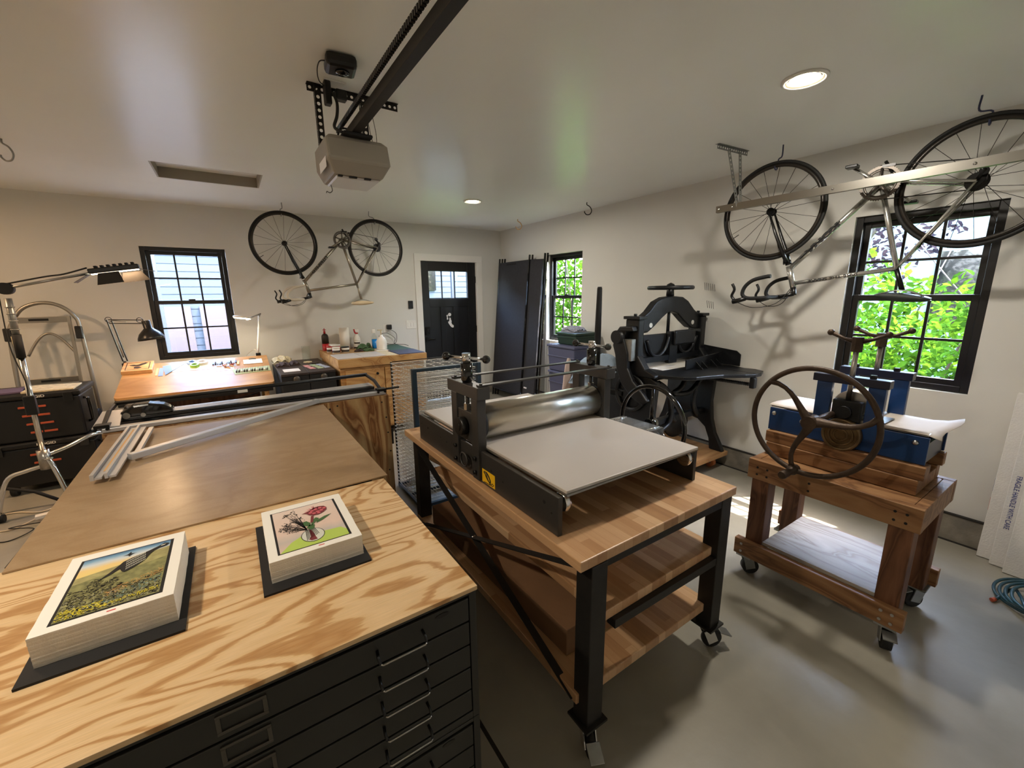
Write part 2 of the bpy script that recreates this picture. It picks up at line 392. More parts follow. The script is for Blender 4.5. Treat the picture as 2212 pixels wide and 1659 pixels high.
mk('lamp_inside', srgb(235, 235, 230), .4)
leafy('foliage', srgb(52, 88, 26), srgb(76, 112, 26))
leafy('foliage_dark', srgb(34, 30, 38), srgb(40, 34, 40))
mk('bark', srgb(58, 48, 40), .8)
mk('lawn', srgb(104, 140, 66), .9, var=(3, .2))
mk('patio', srgb(92, 92, 92), .85, var=(1, .08))
mk('driveway', srgb(150, 147, 140), .85)
mk('mauve_panel', srgb(48, 38, 42), .6)
mk('car_teal', srgb(40, 110, 112), .3, coat=.5)
mk('post_grey', srgb(34, 38, 44), .6)
mk('siding', srgb(30, 38, 48), .6)
mk('house_white', srgb(92, 96, 104), .6)
mk('roof_grey', srgb(110, 112, 116), .8)
mk('figure_white', srgb(236, 236, 240), .5)
mk('card_pink', srgb(210, 150, 145), .7); mk('card_green', srgb(175, 190, 150), .7); mk('card_blue', srgb(180, 190, 205), .7)
mk('case_dark', srgb(48, 38, 34), .45, var=(12, .2, (4, .4, 1)))
mk('purple_paper', srgb(92, 74, 96), .7)
glassy('window_glass'); glassy('jar_glass', (.95, .97, .96, 1))
pl = [(0, srgb(226, 194, 150)), (.6, srgb(221, 187, 140)), (.72, srgb(200, 158, 108)), (1, srgb(182, 136, 86))]
wood('pine_ply', pl, (.9, 3.4, 3), 34, .5, .42, 2.3, .14, .08, nscale=1.25, jag=.05)
wood('pine_ply_vertical', [(0, srgb(196, 160, 110)), (.45, srgb(180, 140, 92)), (.7, srgb(150, 104, 62)), (.86, srgb(122, 78, 42)), (1, srgb(176, 134, 86))], (2.6, 1, .8), 17, .7, .5, 5.1, .15, .12, nscale=1.3)
wood('hardboard', [(0, srgb(176, 148, 114)), (.6, srgb(171, 142, 107)), (1, srgb(164, 134, 99))], (2, 3, 1), 5, 1.2, .3, 1.1, .12, .16, jag=.3)
wood('fir_lumber', [(0, srgb(160, 120, 82)), (.5, srgb(146, 106, 70)), (.8, srgb(114, 78, 50)), (1, srgb(150, 108, 72))], (6, .9, 6), 9, .5, .5, 3.3, .18, .12)
wood('fir_upright', [(0, srgb(126, 86, 60)), (.5, srgb(110, 72, 48)), (.8, srgb(86, 54, 35)), (1, srgb(116, 78, 52))], (6, 6, .9), 9, .5, .5, 4.4, .18, .12)
wood('ply_grey', [(0, srgb(190, 182, 172)), (.6, srgb(176, 166, 154)), (.85, srgb(150, 138, 124)), (1, srgb(182, 174, 162))], (5, .9, 1), 11, .6, .5, 7.2, .2, .1)
wood('desk_wood', [(0, srgb(190, 146, 94)), (.6, srgb(182, 137, 86)), (1, srgb(170, 124, 76))], (1.2, 3, 1), 7, .5, .42, 6.2, .1, .1)
wood('bench_wood', [(0, srgb(206, 164, 108)), (.6, srgb(196, 150, 92)), (.85, srgb(168, 120, 70)), (1, srgb(200, 156, 100))], (1.2, 3, 3), 12, .6, .45, 8.2, .15, .1)
wood('dolly_wood', [(0, srgb(190, 150, 106)), (.6, srgb(178, 136, 92)), (1, srgb(160, 118, 78))], (1, 4, 1), 9, .6, .45, 9.2, .15, .1)
wood('block_wood', [(0, srgb(214, 166, 112)), (.6, srgb(206, 155, 100)), (1, srgb(188, 136, 84))], (1, 4, 1), 9, .5, .45, 2.2, .12, .1)
staves('butcher_block', [srgb(146, 106, 72), srgb(180, 138, 98), srgb(200, 160, 120), srgb(220, 184, 144)])
# ---------------------------------------------------------------- the room
XR, YB, HC, XL, YF = 3.78, 5.98, 2.61, -3.3, -1.0
T = .13
MB().box(XL - T, XR + T, YF - T, YB + T, -.1, 0).build('floor', 'concrete', kind='structure')
hx0, hx1, hy0, hy1 = -.36, .376, 4.29, 4.81
m = MB(); m.box(XL - T, hx0, YF - T, YB + T, HC, HC + .1).box(hx1, XR + T, YF - T, YB + T, HC, HC + .1)
m.box(hx0, hx1, YF - T, hy0, HC, HC + .1).box(hx0, hx1, hy1, YB + T, HC, HC + .1); m.build('ceiling', 'ceiling_paint', kind='structure')
h = thing('attic_hatch', 'rectangular attic hatch recessed in the ceiling above the left window', 'hatch', (.0, 4.55, HC + .02))
MB().box(hx0, hx1, hy0, hy1, HC + .085, HC + .1).build('panel', 'ceiling_paint', h)
m = MB(); m.box(hx0, hx1, hy1 - .012, hy1, HC + .001, HC + .085).box(hx0, hx1, hy0, hy0 + .012, HC + .001, HC + .085)
m.box(hx0, hx0 + .012, hy0 + .012, hy1 - .012, HC + .001, HC + .085).box(hx1 - .012, hx1, hy0 + .012, hy1 - .012, HC + .001, HC + .085); m.build('frame', 'hatch_paint', h)
W1 = (-.704, .047, .943, 2.154); D1 = (2.385, 3.325, 0., 2.12)
m = MB(); y0, y1 = YB, YB + T
m.box(XL - T, W1[0], y0, y1, 0, HC).box(W1[1], D1[0], y0, y1, 0, HC).box(D1[1], XR + T, y0, y1, 0, HC)
m.box(W1[0], W1[1], y0, y1, 0, W1[2]).box(W1[0], W1[1], y0, y1, W1[3], HC).box(D1[0], D1[1], y0, y1, D1[3], HC)
m.build('wall_back', 'wall_paint', kind='structure')
W3 = (.536, 1.256, .965, 2.12); W2 = (4.055, 4.776, .966, 2.146)
m = MB(); x0, x1 = XR, XR + T
m.box(x0, x1, YF - T, W3[0], 0, HC).box(x0, x1, W3[1], W2[0], 0, HC).box(x0, x1, W2[1], YB, 0, HC)
for q in (W3, W2): m.box(x0, x1, q[0], q[1], 0, q[2]).box(x0, x1, q[0], q[1], q[3], HC)
m.build('wall_right', 'wall_paint', kind='structure')
MB().box(XL - T, XL, YF - T, YB, 0, HC).build('wall_left', 'wall_paint', kind='structure')
GD = (-1.9, 3.0, 2.13)
m = MB(); m.box(XL, GD[0], YF - T, YF, 0, HC).box(GD[1], XR, YF - T, YF, 0, HC).box(GD[0], GD[1], YF - T, YF, GD[2], HC); m.build('wall_front', 'wall_paint', kind='structure')
g = thing('door_2', None, None, (.55, YF - .06, 0), kind='structure')
for i in range(4): MB().box(GD[0], GD[1], YF - .09, YF - .04, .003 + i * .532, .53 + i * .532).build('panel', 'white_trim', g)
m = MB(); m.box(XR - .022, XR, YF, YB - .02, 0, .172); m.build('baseboard_right', 'curb_concrete', kind='structure')
m = MB(); m.box(XL, D1[0] - .1, YB - .022, YB, 0, .172).box(D1[1] + .1, XR, YB - .022, YB, 0, .172); m.build('baseboard_back', 'curb_concrete', kind='structure')
MB().box(XR - .026, XR, YF, YB - .03, .172, .18).build('trim_1', 'joint_dark', kind='structure')
m = MB(); m.box(.598, .613, YF, YB - .1, .0002, .0012).box(XR - .05, XR - .024, YF, YB - .03, .0002, .0012); m.build('trim_2', 'joint_dark', kind='structure')

def dh_window(name, M, W, H):
    """double hung window, M: x along the width, y outward, z up, origin at the lower corner of the opening"""
    r = thing(name, None, None, tuple(M.translation), kind='structure'); f = .042; e = .001
    m = MB(M); m.box(e, f, .0, .075, e, H - e).box(W - f, W - e, .0, .075, e, H - e).box(f, W - f, .0, .075, H - f, H - e).box(f, W - f, .0, .075, e, f)
    m.build('frame', 'window_black', r, bev=.003)
    hm = H * .515
    for nm, z0, z1, ya in (('upper_sash', hm - .02, H - f, .042), ('lower_sash', f, hm + .022, .012)):
        s_ = .036; m = MB(M); b = .028
        m.box(f, f + s_, ya, ya + b, z0, z1).box(W - f - s_, W - f, ya, ya + b, z0, z1).box(f + s_, W - f - s_, ya, ya + b, z1 - s_, z1).box(f + s_, W - f - s_, ya, ya + b, z0, z0 + s_)
        sh = m.build(nm, 'window_black', r, bev=.002)
        gx0, gx1, gz0, gz1 = f + s_, W - f - s_, z0 + s_, z1 - s_; m = MB(M); q = .008
        for k in (1, 2): x = gx0 + (gx1 - gx0) * k / 3; m.box(x - q, x + q, ya + .006, ya + .022, gz0, gz1)
        zc = (gz0 + gz1) / 2; m.box(gx0, gx1, ya + .007, ya + .021, zc - q, zc + q); m.build('muntins', 'window_black', sh)
        MB(M).box(gx0, gx1, ya + .012, ya + .016, gz0, gz1).build('pane', 'window_glass', sh)
    MB(M).box(W / 2 - .03, W / 2 + .03, .0, .03, hm + .022, hm + .036).build('sash_lock', 'hardware_black', r)
    m = MB(M)   # white return between the sash and the wall face
    return r
dh_window('window_1', frame((W1[0], YB + .012, W1[2]), (1, 0, 0), (0, 1, 0), (0, 0, 1)), W1[1] - W1[0], W1[3] - W1[2])
dh_window('window_2', frame((XR + .062, W2[1], W2[2]), (0, -1, 0), (1, 0, 0), (0, 0, 1)), W2[1] - W2[0], W2[3] - W2[2])
dh_window('window_3', frame((XR + .022, W3[1], W3[2]), (0, -1, 0), (1, 0, 0), (0, 0, 1)), W3[1] - W3[0], W3[3] - W3[2])
# entrance door
d = thing('door_1', None, None, (2.855, YB + .03, 0), kind='structure')
m = MB(); m.box(2.30, 2.395, YB - .02, YB, .172, 2.11).box(3.315, 3.415, YB - .02, YB, .172, 2.11).box(2.30, 3.415, YB - .02, YB, 2.11, 2.207)
m.box(D1[0], 2.398, YB, YB + .1, 0, 2.107).box(3.312, D1[1], YB, YB + .1, 0, 2.107).box(D1[0], D1[1], YB, YB + .1, 2.107, 2.12).build('casing', 'white_trim', d, bev=.002)
yd = YB + .02; m = MB(); lx = [2.524, 2.738, 2.952, 3.168]
m.box(2.398, 3.312, yd + .012, yd + .045, .02, 1.56).box(2.398, 2.524, yd, yd + .045, .02, 2.107).box(3.168, 3.312, yd, yd + .045, .02, 2.107)
m.box(2.524, 3.168, yd, yd + .045, 1.98, 2.107).box(2.524, 3.168, yd, yd + .012, 1.44, 1.56).box(2.524, 3.168, yd, yd + .012, .02, .26)
for x in (2.738, 2.952): m.box(x - .045, x + .045, yd, yd + .012, .26, 1.44)
m.build('slab', 'door_black', d, bev=.003)
m = MB()
for x in (2.738, 2.952): m.box(x - .007, x + .007, yd + .01, yd + .035, 1.56, 1.98)
m.box(2.524, 3.168, yd + .01, yd + .035, 1.56, 1.572).box(2.524, 3.168, yd + .01, yd + .035, 1.968, 1.98).build('lite_frame', 'window_black', d)
MB().box(2.524, 3.168, yd + .02, yd + .025, 1.572, 1.968).build('pane', 'window_glass', d)
MB().box(2.43, 2.50, yd - .02, yd, 1.03, 1.15).cyl((2.465, yd - .035, 1.1), (2.465, yd, 1.1), .02).build('deadbolt', 'hardware_black', d, bev=.01)
m = MB(); m.cyl((2.46, yd - .03, .965), (2.46, yd, .965), .033).tube([(2.46, yd - .045, .965), (2.5, yd - .052, .968), (2.56, yd - .05, .962)], .009).build('door_lever', 'hardware_black', d)
for z in (1.85, 1.08, .3): MB().box(3.30, 3.318, yd - .012, yd, z - .05, z + .05).build('hinge', 'hardware_black', d)
# white cut-out figure on the door
f = thing('door_figure', 'white cut-out figure sticker on the middle panel of the black door', 'sticker', (2.85, yd - .001, 1.2))
m = MB(); fn = lambda u, v: (2.79 + u, yd + .008, 1.12 + v)
m.prism([(.055 + .026 * cos(a * pi / 8), .2 + .026 * sin(a * pi / 8)) for a in range(16)], fn, (0, .0035, 0))
m.prism([(.0, .19), (.02, .2), (.028, .185), (.02, .165), (.03, .14), (.018, .12), (.004, .13), (.008, .16)], fn, (0, .0035, 0))
m.prism([(.05, .155), (.07, .15), (.075, .12), (.085, .1), (.08, .075), (.09, .05), (.11, .035), (.13, .03), (.132, .01), (.1, -.003), (.075, .008), (.05, .04), (.03, .07), (.025, .09), (.045, .1), (.048, .13)], fn, (0, .0035, 0))
m.build('figure', 'figure_white', f)
# wall plates and the opener button
o = thing('garage_opener_button', 'black rectangular wall button beside the white door casing', 'control', (2.21, YB, 1.42))
MB().box(2.177, 2.247, YB - .022, YB, 1.428, 1.542).build('housing', 'black_plastic', o, bev=.006)
MB().box(2.19, 2.234, YB - .026, YB - .022, 1.505, 1.53).build('button', 'black_matte', o); MB().box(2.195, 2.229, YB - .026, YB - .022, 1.45, 1.462).build('button', 'black_matte', o)
o = thing('light_switch_plate', 'white three-gang switch plate left of the door casing', 'switch', (2.2, YB, 1.15))
MB().box(2.13, 2.278, YB - .006, YB, 1.14, 1.258).build('plate', 'white_trim', o, bev=.002)
for k in range(3): MB().box(2.15 + k * .044, 2.174 + k * .044, YB - .01, YB - .006, 1.17, 1.228).build('rocker', 'white_trim', o, bev=.002)
o = thing('wall_outlet', 'white electrical outlet holding a black charger above the ink bench', 'outlet', (1.85, YB, 1.12))
MB().box(1.79, 1.86, YB - .006, YB, 1.1, 1.215).build('plate', 'white_trim', o, bev=.002)
o = thing('power_adapter', 'black plug-in adapter with looped thin cable on the back wall', 'charger', (1.875, YB, 1.14))
MB().box(1.835, 1.9, YB - .055, YB - .007, 1.15, 1.215).build('plug_body', 'black_plastic', o, bev=.006)
pts = spline([(1.88, YB - .04, 1.15), (1.96, YB - .04, 1.08), (1.94, YB - .06, .96), (1.84, YB - .1, .945), (1.72, YB - .1, 1.0), (1.71, YB - .06, 1.07), (1.82, YB - .04, 1.1), (1.93, YB - .05, 1.02), (1.9, YB - .12, .95), (2.0, YB - .25, .942), (2.0, YB - .4, .94)], 8)
MB().tube(pts, .0035, 5).build('cable', 'cord_black', o)
for k, (y, z) in enumerate(((2.3, 1.65), (2.3, 1.49))):
    m = MB()
    for i in range(6 - 2 * k):
        a = y + .02 * i - .04; m.bar((XR - .0008, a + .012, z + .035 + .004 * i), (XR - .0008, a, z - .03 + .003 * i), .0012, .003)
    m.build('wall_scuff', 'black_matte', label=['cluster of dark pencil scuffs on the wall left of the right bicycle', 'smaller dark scuff marks on the wall below the larger scuffs'][k], cat='mark')
# recessed ceiling lights
def downlight(x, y, label, watts=None, col=(1., .92, .80)):
    r = thing('recessed_light', label, 'light', (x, y, HC - .02), group='recessed warm ceiling lights')
    MB().lathe([(.098, 0), (.098, -.008), (.088, -.012), (.072, -.004), (.07, .0)], (x, y, HC), n=40).build('trim_ring', 'white_trim', r)
    MB().lathe([(.0, -.006), (.066, -.006), (.066, -.003), (0, -.003)], (x, y, HC), n=32).build('lens', 'led_warm', r)
    l = bpy.data.lights.new('recessed_lamp', 'AREA'); l.shape = 'DISK'; l.size = .13; l.energy = watts or DOWN_W; l.color = col
    lo = bpy.data.objects.new('lamp', l); C.objects.link(lo); lo.parent = r; lo.location = (0, 0, .012)
DOWN_W = 11
downlight(2.44, 1.10, 'round recessed ceiling light above the blue press')
downlight(2.346, 4.26, 'small distant recessed ceiling light in front of the black door')
downlight(-1.1, 1.10, 'recessed ceiling light above the left end of the flat file', 14, (1., .87, .70))
downlight(-2.5, 4.26, 'recessed ceiling light at the far left near the back wall', 13, (1., .62, .34))

# ---------------------------------------------------------------- outside
MB().box(XR + T, 16, -6, 14, -.25, -.15).build('lawn', 'lawn', kind='structure')
MB().box(-14, XR + T, -9, YF - T, -.25, -.12).build('driveway', 'driveway', kind='structure')
MB().box(-14, XL - T, YF - T, YB + T, -.25, -.15).build('side_lawn', 'lawn', kind='structure')
MB().box(-8, XR + T, YB + T, 16, -.25, -.12).build('patio', 'patio', kind='structure')
def leaves(n, box, size, dens=None):
    m = MB()
    for i in range(n):
        x, y, z = (random.uniform(*box[k]) for k in range(3))
        if dens and not dens(x, y, z): continue
        c = Vector((x, y, z)); E = Euler((random.uniform(-1, 1), random.uniform(-1, 1), random.uniform(0, 6.28))).to_matrix(); s = size * random.uniform(.6, 1.3)
        m.add([c + E @ Vector(q) * s for q in ((-.5, 0, 0), (-.15, -.28, .06), (.3, -.2, .04), (.6, 0, -.08), (.3, .2, .04), (-.15, .28, .06))], [(0, 1, 2, 3, 4, 5)])
    return m
def shrub(x, y, rx, ry, h, n, size, mat, label, zb=-.15):
    r = thing('shrub', label, 'shrub', (x, y, -.15), group='shrubs outside the right wall')
    def dn(a, b, c):
        hh = h * (.8 + .2 * sin(a * 5 + b * 7)); return ((a - x) / rx) ** 2 + ((b - y) / ry) ** 2 < 1 - .35 * max(0, (c - .6 * hh) / hh) and c < hh * (1 - .25 * (((a - x) / rx) ** 2 + ((b - y) / ry) ** 2))
    leaves(n, ((x - rx, x + rx), (y - ry, y + ry), (zb, h)), size, dn).build('foliage', mat, r, )
    m = MB()
    for k in range(7):
        a = random.uniform(0, 6.28); m.tube([(x, y, -.16), (x + .3 * rx * cos(a), y + .3 * ry * sin(a), h * .45), (x + .7 * rx * cos(a), y + .7 * ry * sin(a), h * .85)], [.02, .014, .006], 5)
    m.build('stems', 'bark', r)
def hedge(x0, x1, y0, y1, h, n, size, label):
    r = thing('hedge', label, 'hedge', ((x0 + x1) / 2, (y0 + y1) / 2, -.15))
    leaves(n, ((x0, x1), (y0, y1), (-.15, h)), size, lambda a, b, c: c < h * (.88 + .12 * sin(b * 3.1 + 1) * sin(b * 1.3) ) + .1 * sin(a * 9)).build('foliage', 'foliage', r)
    m = MB()
    for k in range(int((y1 - y0) * 3)):
        x = random.uniform(x0 + .1, x1 - .1); y = random.uniform(y0, y1); m.tube([(x, y, -.16), (x + random.uniform(-.2, .2), y + random.uniform(-.3, .3), h * .5), (x + random.uniform(-.3, .3), y + random.uniform(-.5, .5), h * .95)], [.016, .011, .005], 5)
    m.build('stems', 'bark', r)
hedge(4.35, 5.1, -1.4, 2.3, 1.75, 15000, .07, 'bright green leafy hedge outside the near right window')
hedge(4.7, 6.0, 3.4, 8.2, 2.9, 13000, .1, 'bright green leafy hedge outside the far right window')
hedge(5.5, 6.4, -3.2, 3.2, 2.2, 13000, .1, 'second hedge row behind the first, outside the near right window')
def tree(x, y, h, cr, n, mat, label, size=.1, ch=None):
    r = thing('tree', label, 'tree', (x, y, -.15)); ch = ch or h
    leaves(n, ((x - cr, x + cr), (y - cr, y + cr), (ch - cr * .9, ch + cr)), size, lambda a, b, c: ((a - x) ** 2 + (b - y) ** 2 + (c - ch) ** 2 < cr * cr) and sin(a * 4.1) * sin(b * 3.7) * sin(c * 4.3) > -.25).build('crown', mat, r)
    m = MB(); m.tube([(x, y, -.16), (x + .05, y, ch * .5), (x, y, ch)], [.12, .09, .04], 8)
    for k in range(8):
        a = k * .8; m.tube([(x, y, ch * .55), (x + cr * .4 * cos(a), y + cr * .4 * sin(a), ch * .9), (x + cr * .8 * cos(a), y + cr * .8 * sin(a), ch + .2)], [.04, .025, .008], 5)
    m.build('trunk', 'bark', r)
tree(8.1, 2.9, 3.0, 1.6, 5200, 'foliage_dark', 'dark purple-leaved tree beyond the near right window', ch=3.1)
tree(8.1, -2.2, 4.3, 1.5, 3600, 'foliage', 'green tree standing at the right beyond the near window', ch=4.1)
h = thing('house', 'white neighbouring house seen through the near right window', 'house', (12, 2, -.15))
MB().box(11, 13, -4, 9, -.15, 3.4).build('wall', 'house_white', h); MB().box(10.7, 13.3, -4.3, 9.3, 3.4, 3.6).build('roof', 'roof_grey', h)
for y in (-1.5, 1.2, 4): MB().box(10.96, 11, y, y + 1.1, .9, 2.3).build('window', 'black_gloss', h)
h = thing('shed_house', 'blue-grey sided building outside the left window and door', 'house', (1, 11, -.12))
m = MB(); m.box(-5, 6, 11, 13, -.12, 3.6)
for k in range(24): m.box(-5, 6, 10.985, 11, -.1 + k * .15, .03 + k * .15)
m.build('siding', 'siding', h); MB().box(-5.3, 6.3, 10.6, 13.3, 3.6, 3.75).build('roof', 'roof_grey', h)
for k, x in enumerate((-2.9, -1.7, -.5, .7)): MB().box(x, x + 1.05, 10.93, 10.98, -.1, 1.45).build('shutter_panel', 'mauve_panel', h)
for k, x in enumerate((-2.6, .4, 2.6, 4.0)): MB().box(x, x + .8, 10.93, 10.98, 1.75, 2.9).build('window', 'black_gloss', h)
for k, x in enumerate((-1.55, -.95, 2.2, 4.3)):
    MB().box(x, x + .07, 8.9, 8.97, -.12, 2.6).build('porch_post', 'post_grey', label='grey porch post outside, %s' % ['leftmost in the left window', 'second in the left window', 'left of the door glass', 'behind the door glass'][k], cat='post', group='porch posts outside the back wall')
MB().box(-3, 6, 8.88, 8.99, 2.62, 2.7).build('porch_beam', 'house_white', label='horizontal pale porch beam outside the left window', cat='beam')
MB().box(-4, 6, 9.6, 9.7, -.12, .35).build('low_wall', 'house_white', label='low pale wall behind the porch posts outside', cat='wall')
c = thing('parked_car', 'teal parked car partly seen low in the left window', 'car', (-2.2, 10.2, -.12))
P = [(-3.4, .25), (-1.3, .25), (-1.25, .55), (-1.45, .72), (-1.75, .78), (-2.05, 1.08), (-2.9, 1.1), (-3.35, .8), (-3.5, .5)]
MB().prism(P, lambda u, v: (u, 9.75, v - .1), (0, 1.1, 0)).build('car_body', 'car_teal', c, bev=.05)
MB().prism([(-2.75, .8), (-1.85, .78), (-2.1, 1.03), (-2.7, 1.04)], lambda u, v: (u, 9.745, v - .1), (0, .003, 0)).build('side_window', 'black_gloss', c)
for x in (-3.0, -1.65): MB().cyl((x, 9.76, .16), (x, 9.95, .16), .27).build('wheel', 'rubber', c)
# ---------------------------------------------------------------- flat file in the foreground
ff = thing('flat_file', 'dark grey steel flat file cabinet with wide shallow drawers in the foreground', 'cabinet', (-.24, 1.23, 0))
FX0, FX1, FY0, FY1, FT = -.93, .442, .845, 1.62, .868
m = MB()
for z0, z1 in ((.47, FT), (.06, .468)):
    m.box(FX0, FX0 + .02, FY0, FY1, z0, z1).box(FX1 - .02, FX1, FY0, FY1, z0, z1).box(FX0 + .02, FX1 - .02, FY1 - .01, FY1, z0, z1)
    m.box(FX0 + .02, FX1 - .02, FY0, FY1 - .01, z1 - .012, z1).box(FX0 + .02, FX1 - .02, FY0, FY1 - .01, z0, z0 + .022)
m.box(FX0 + .02, FX1 - .02, FY0 + .03, FY1 - .03, 0, .06)
m.build('case', 'steel_file', ff, bev=.002)
for u, (zt, zb) in enumerate(((.853, .497), (.452, .09))):
    n = 5; h = (zt - zb) / n
    for i in range(n):
        z1 = zt - i * h - .0025; z0 = z1 - h + .005
        dr = MB().box(FX0 + .024, FX1 - .024, FY0 - .002, FY0 + .016, z0, z1).build('drawer', 'steel_file', ff, bev=.002)
        MB().box(FX0 + .04, FX1 - .04, FY0 + .02, FY1 - .08, z0 + .008, z1 - .012).build('tray', 'black_matte', dr)
        for x in (.238, -.69):
            zc = (z0 + z1) / 2 - .008
            MB().tube([(x - .054, FY0 - .028, zc - .004), (x - .05, FY0 - .03, zc - .006), (x + .05, FY0 - .03, zc - .006), (x + .054, FY0 - .028, zc - .004)], .0024, 6).build('pull_handle', 'steel', dr)
            for s_ in (-1, 1): MB().tube([(x + .054 * s_, FY0 - .002, zc + .012), (x + .056 * s_, FY0 - .016, zc + .004), (x + .0545 * s_, FY0 - .0275, zc - .0035)], .0036, 6).build('handle_post', 'hardware_black', dr)
        m = MB(); x0, x1, a, b = -.118, -.033, z1 - .052, z1 - .008
        m.box(x0, x1, FY0 - .006, FY0 - .002, a, a + .007).box(x0, x1, FY0 - .006, FY0 - .002, b - .006, b).box(x0, x0 + .008, FY0 - .006, FY0 - .002, a + .007, b - .006).box(x1 - .008, x1, FY0 - .006, FY0 - .002, a + .007, b - .006)
        m.build('label_frame', 'frame_metal', dr, bev=.001)
for z in (.836, .44):
    m = MB(); m.prism([(.345 + .018 * cos(a * pi / 10), z + .006 * sin(a * pi / 10)) for a in range(20)], lambda u, v: (u, FY0 - .0032, v), (0, .0012, 0)); m.build('maker_badge', 'table_steel', ff)
m = MB(); m.box(FX0 - .01, .4425, .838, 1.625, .8685, .8805)
m.build('plywood_sheet', 'pine_ply', bev=.001, label='yellow pine plywood sheet with bold grain lying on the flat file', cat='board', loc=(0, 1.2, .868))
# second cabinet and the hardboard sheet behind it
c = thing('under_cabinet', 'dark cabinet under the brown hardboard sheet, behind the flat file', 'cabinet', (-.1, 2.3, 0))
MB().box(-.60, .405, 1.66, 3.01, .0, .878).build('case', 'steel_file', c, bev=.003)
MB().box(-.61, .415, 1.65, 3.015, .8785, .8805).build('lid', 'black_matte', c)
MB().hexa([(-.602, 1.607, .8812), (.461, 1.634, .8812), (.461, 3.035, .8812), (-.634, 3.035, .8812), (-.602, 1.607, .8872), (.461, 1.634, .8872), (.461, 3.035, .8872), (-.634, 3.035, .8872)]).build('hardboard_sheet', 'hardboard', bev=.001, label='large brown hardboard sheet lying between the flat file and the mat cutter', cat='board', loc=(0, 2.3, .8812))
c = thing('plywood_cabinet', 'plywood cabinet standing under the mat cutter with knotty grain', 'cabinet', (.14, 3.4, 0))
MB().box(-.66, .915, 3.045, 3.065, 0, .888).build('front_panel', 'pine_ply_vertical', c)
MB().box(.897, .915, 3.066, 3.5, 0, .888).build('side_panel', 'pine_ply_vertical', c)
MB().box(-.66, -.642, 3.066, 3.5, 0, .888).build('side_panel', 'pine_ply_vertical', c)
MB().box(-.641, .896, 3.066, 3.5, .868, .888).build('top_panel', 'bench_wood', c)
for x, z in ((.50, .845), (.86, .84), (.885, .72), (.60, .5), (.89, .6), (.9, .45), (.88, .3), (.55, .86)):
    MB().cyl((x, 3.046, z), (x, 3.0435, z), .006, n=10).build('screw_head', 'black_matte', c)
m = MB(); m.box(.9155, .93, 3.05, 3.09, .5, .62).build('hinge_bracket', 'black_matte', c)
# ---------------------------------------------------------------- stacks of prints on black boards
def pad(x0, x1, y0, y1, label):
    MB().box(x0, x1, y0, y1, .881, .8865).build('backing_board', 'black_board', label=label, cat='board', group='black boards under the print stacks')
pad(-.433, -.17, 1.076, 1.462, 'black backing board under the left print stack with the flying bird')
pad(-.016, .247, 1.096, 1.475, 'black backing board under the right print stack with the flower vase')
def stack(x0, x1, y0, y1, z1, label):
    r = thing('print_stack', label, 'prints', ((x0 + x1) / 2, (y0 + y1) / 2, .887))
    z0 = .887; n = 26; m = MB(); vs = []; rnd = random.Random(int(x0 * 1000))
    N = 14; ring = []
    def edge():
        p = []
        for k in range(N): p.append((x0 + (x1 - x0) * k / N, y0))
        for k in range(N): p.append((x1, y0 + (y1 - y0) * k / N))
        for k in range(N): p.append((x1 - (x1 - x0) * k / N, y1))
        for k in range(N): p.append((x0, y1 - (y1 - y0) * k / N))
        return p
    base = edge(); L = len(base); w_ = [rnd.uniform(-.0006, .0006) for _ in range(L)]
    for i in range(n + 1):
        z = z0 + (z1 - z0) * i / n; dx = rnd.uniform(-.0002, .0002); dy = rnd.uniform(-.0002, .0002)
        if i == n: dx = dy = 0
        vs += [(x + dx + w_[k] + rnd.uniform(-.0003, .0003), y + dy + w_[-k], z) for k, (x, y) in enumerate(base)]
    fs = [(i * L + k, i * L + (k + 1) % L, (i + 1) * L + (k + 1) % L, (i + 1) * L + k) for i in range(n) for k in range(L)]
    m.add(vs, fs); m.add([vs[k] for k in range(L)], [tuple(reversed(range(L)))]); m.build('paper_block', 'paper_edge', r)
    m = MB(); m.prism([(vs[n * L + k][0], vs[n * L + k][1]) for k in range(L)], lambda u, v: (u, v, z1 + .0001), (0, 0, .0006)); m.build('top_sheet', 'paper', r)
    return r
def gradmat(name, stops, y0, y1):
    """printed colour blend running along the sheet (object y)"""
    m = bpy.data.materials.new(name); m.use_nodes = True; MATS[name] = m; n = m.node_tree.nodes; l = m.node_tree.links; b = n['Principled BSDF']
    tc = n.new('ShaderNodeTexCoord'); sp = n.new('ShaderNodeSeparateXYZ'); l.new(tc.outputs['Object'], sp.inputs[0])
    mr = n.new('ShaderNodeMapRange'); mr.inputs['From Min'].default_value = y0; mr.inputs['From Max'].default_value = y1; l.new(sp.outputs['Y'], mr.inputs[0])
    nz = n.new('ShaderNodeTexNoise'); nz.inputs['Scale'].default_value = 26; nz.inputs['Detail'].default_value = 5; l.new(tc.outputs['Object'], nz.inputs[0])
    ad = n.new('ShaderNodeMath'); ad.operation = 'MULTIPLY_ADD'; ad.inputs[1].default_value = .16; l.new(nz.outputs[0], ad.inputs[0])
    sb = n.new('ShaderNodeMath'); sb.operation = 'SUBTRACT'; sb.inputs[1].default_value = .08; l.new(mr.outputs[0], sb.inputs[0]); l.new(sb.outputs[0], ad.inputs[2])
    cr = ramp(n, stops); l.new(ad.outputs[0], cr.inputs[0]); l.new(cr.outputs[0], b.inputs['Base Color']); b.inputs['Roughness'].default_value = .75
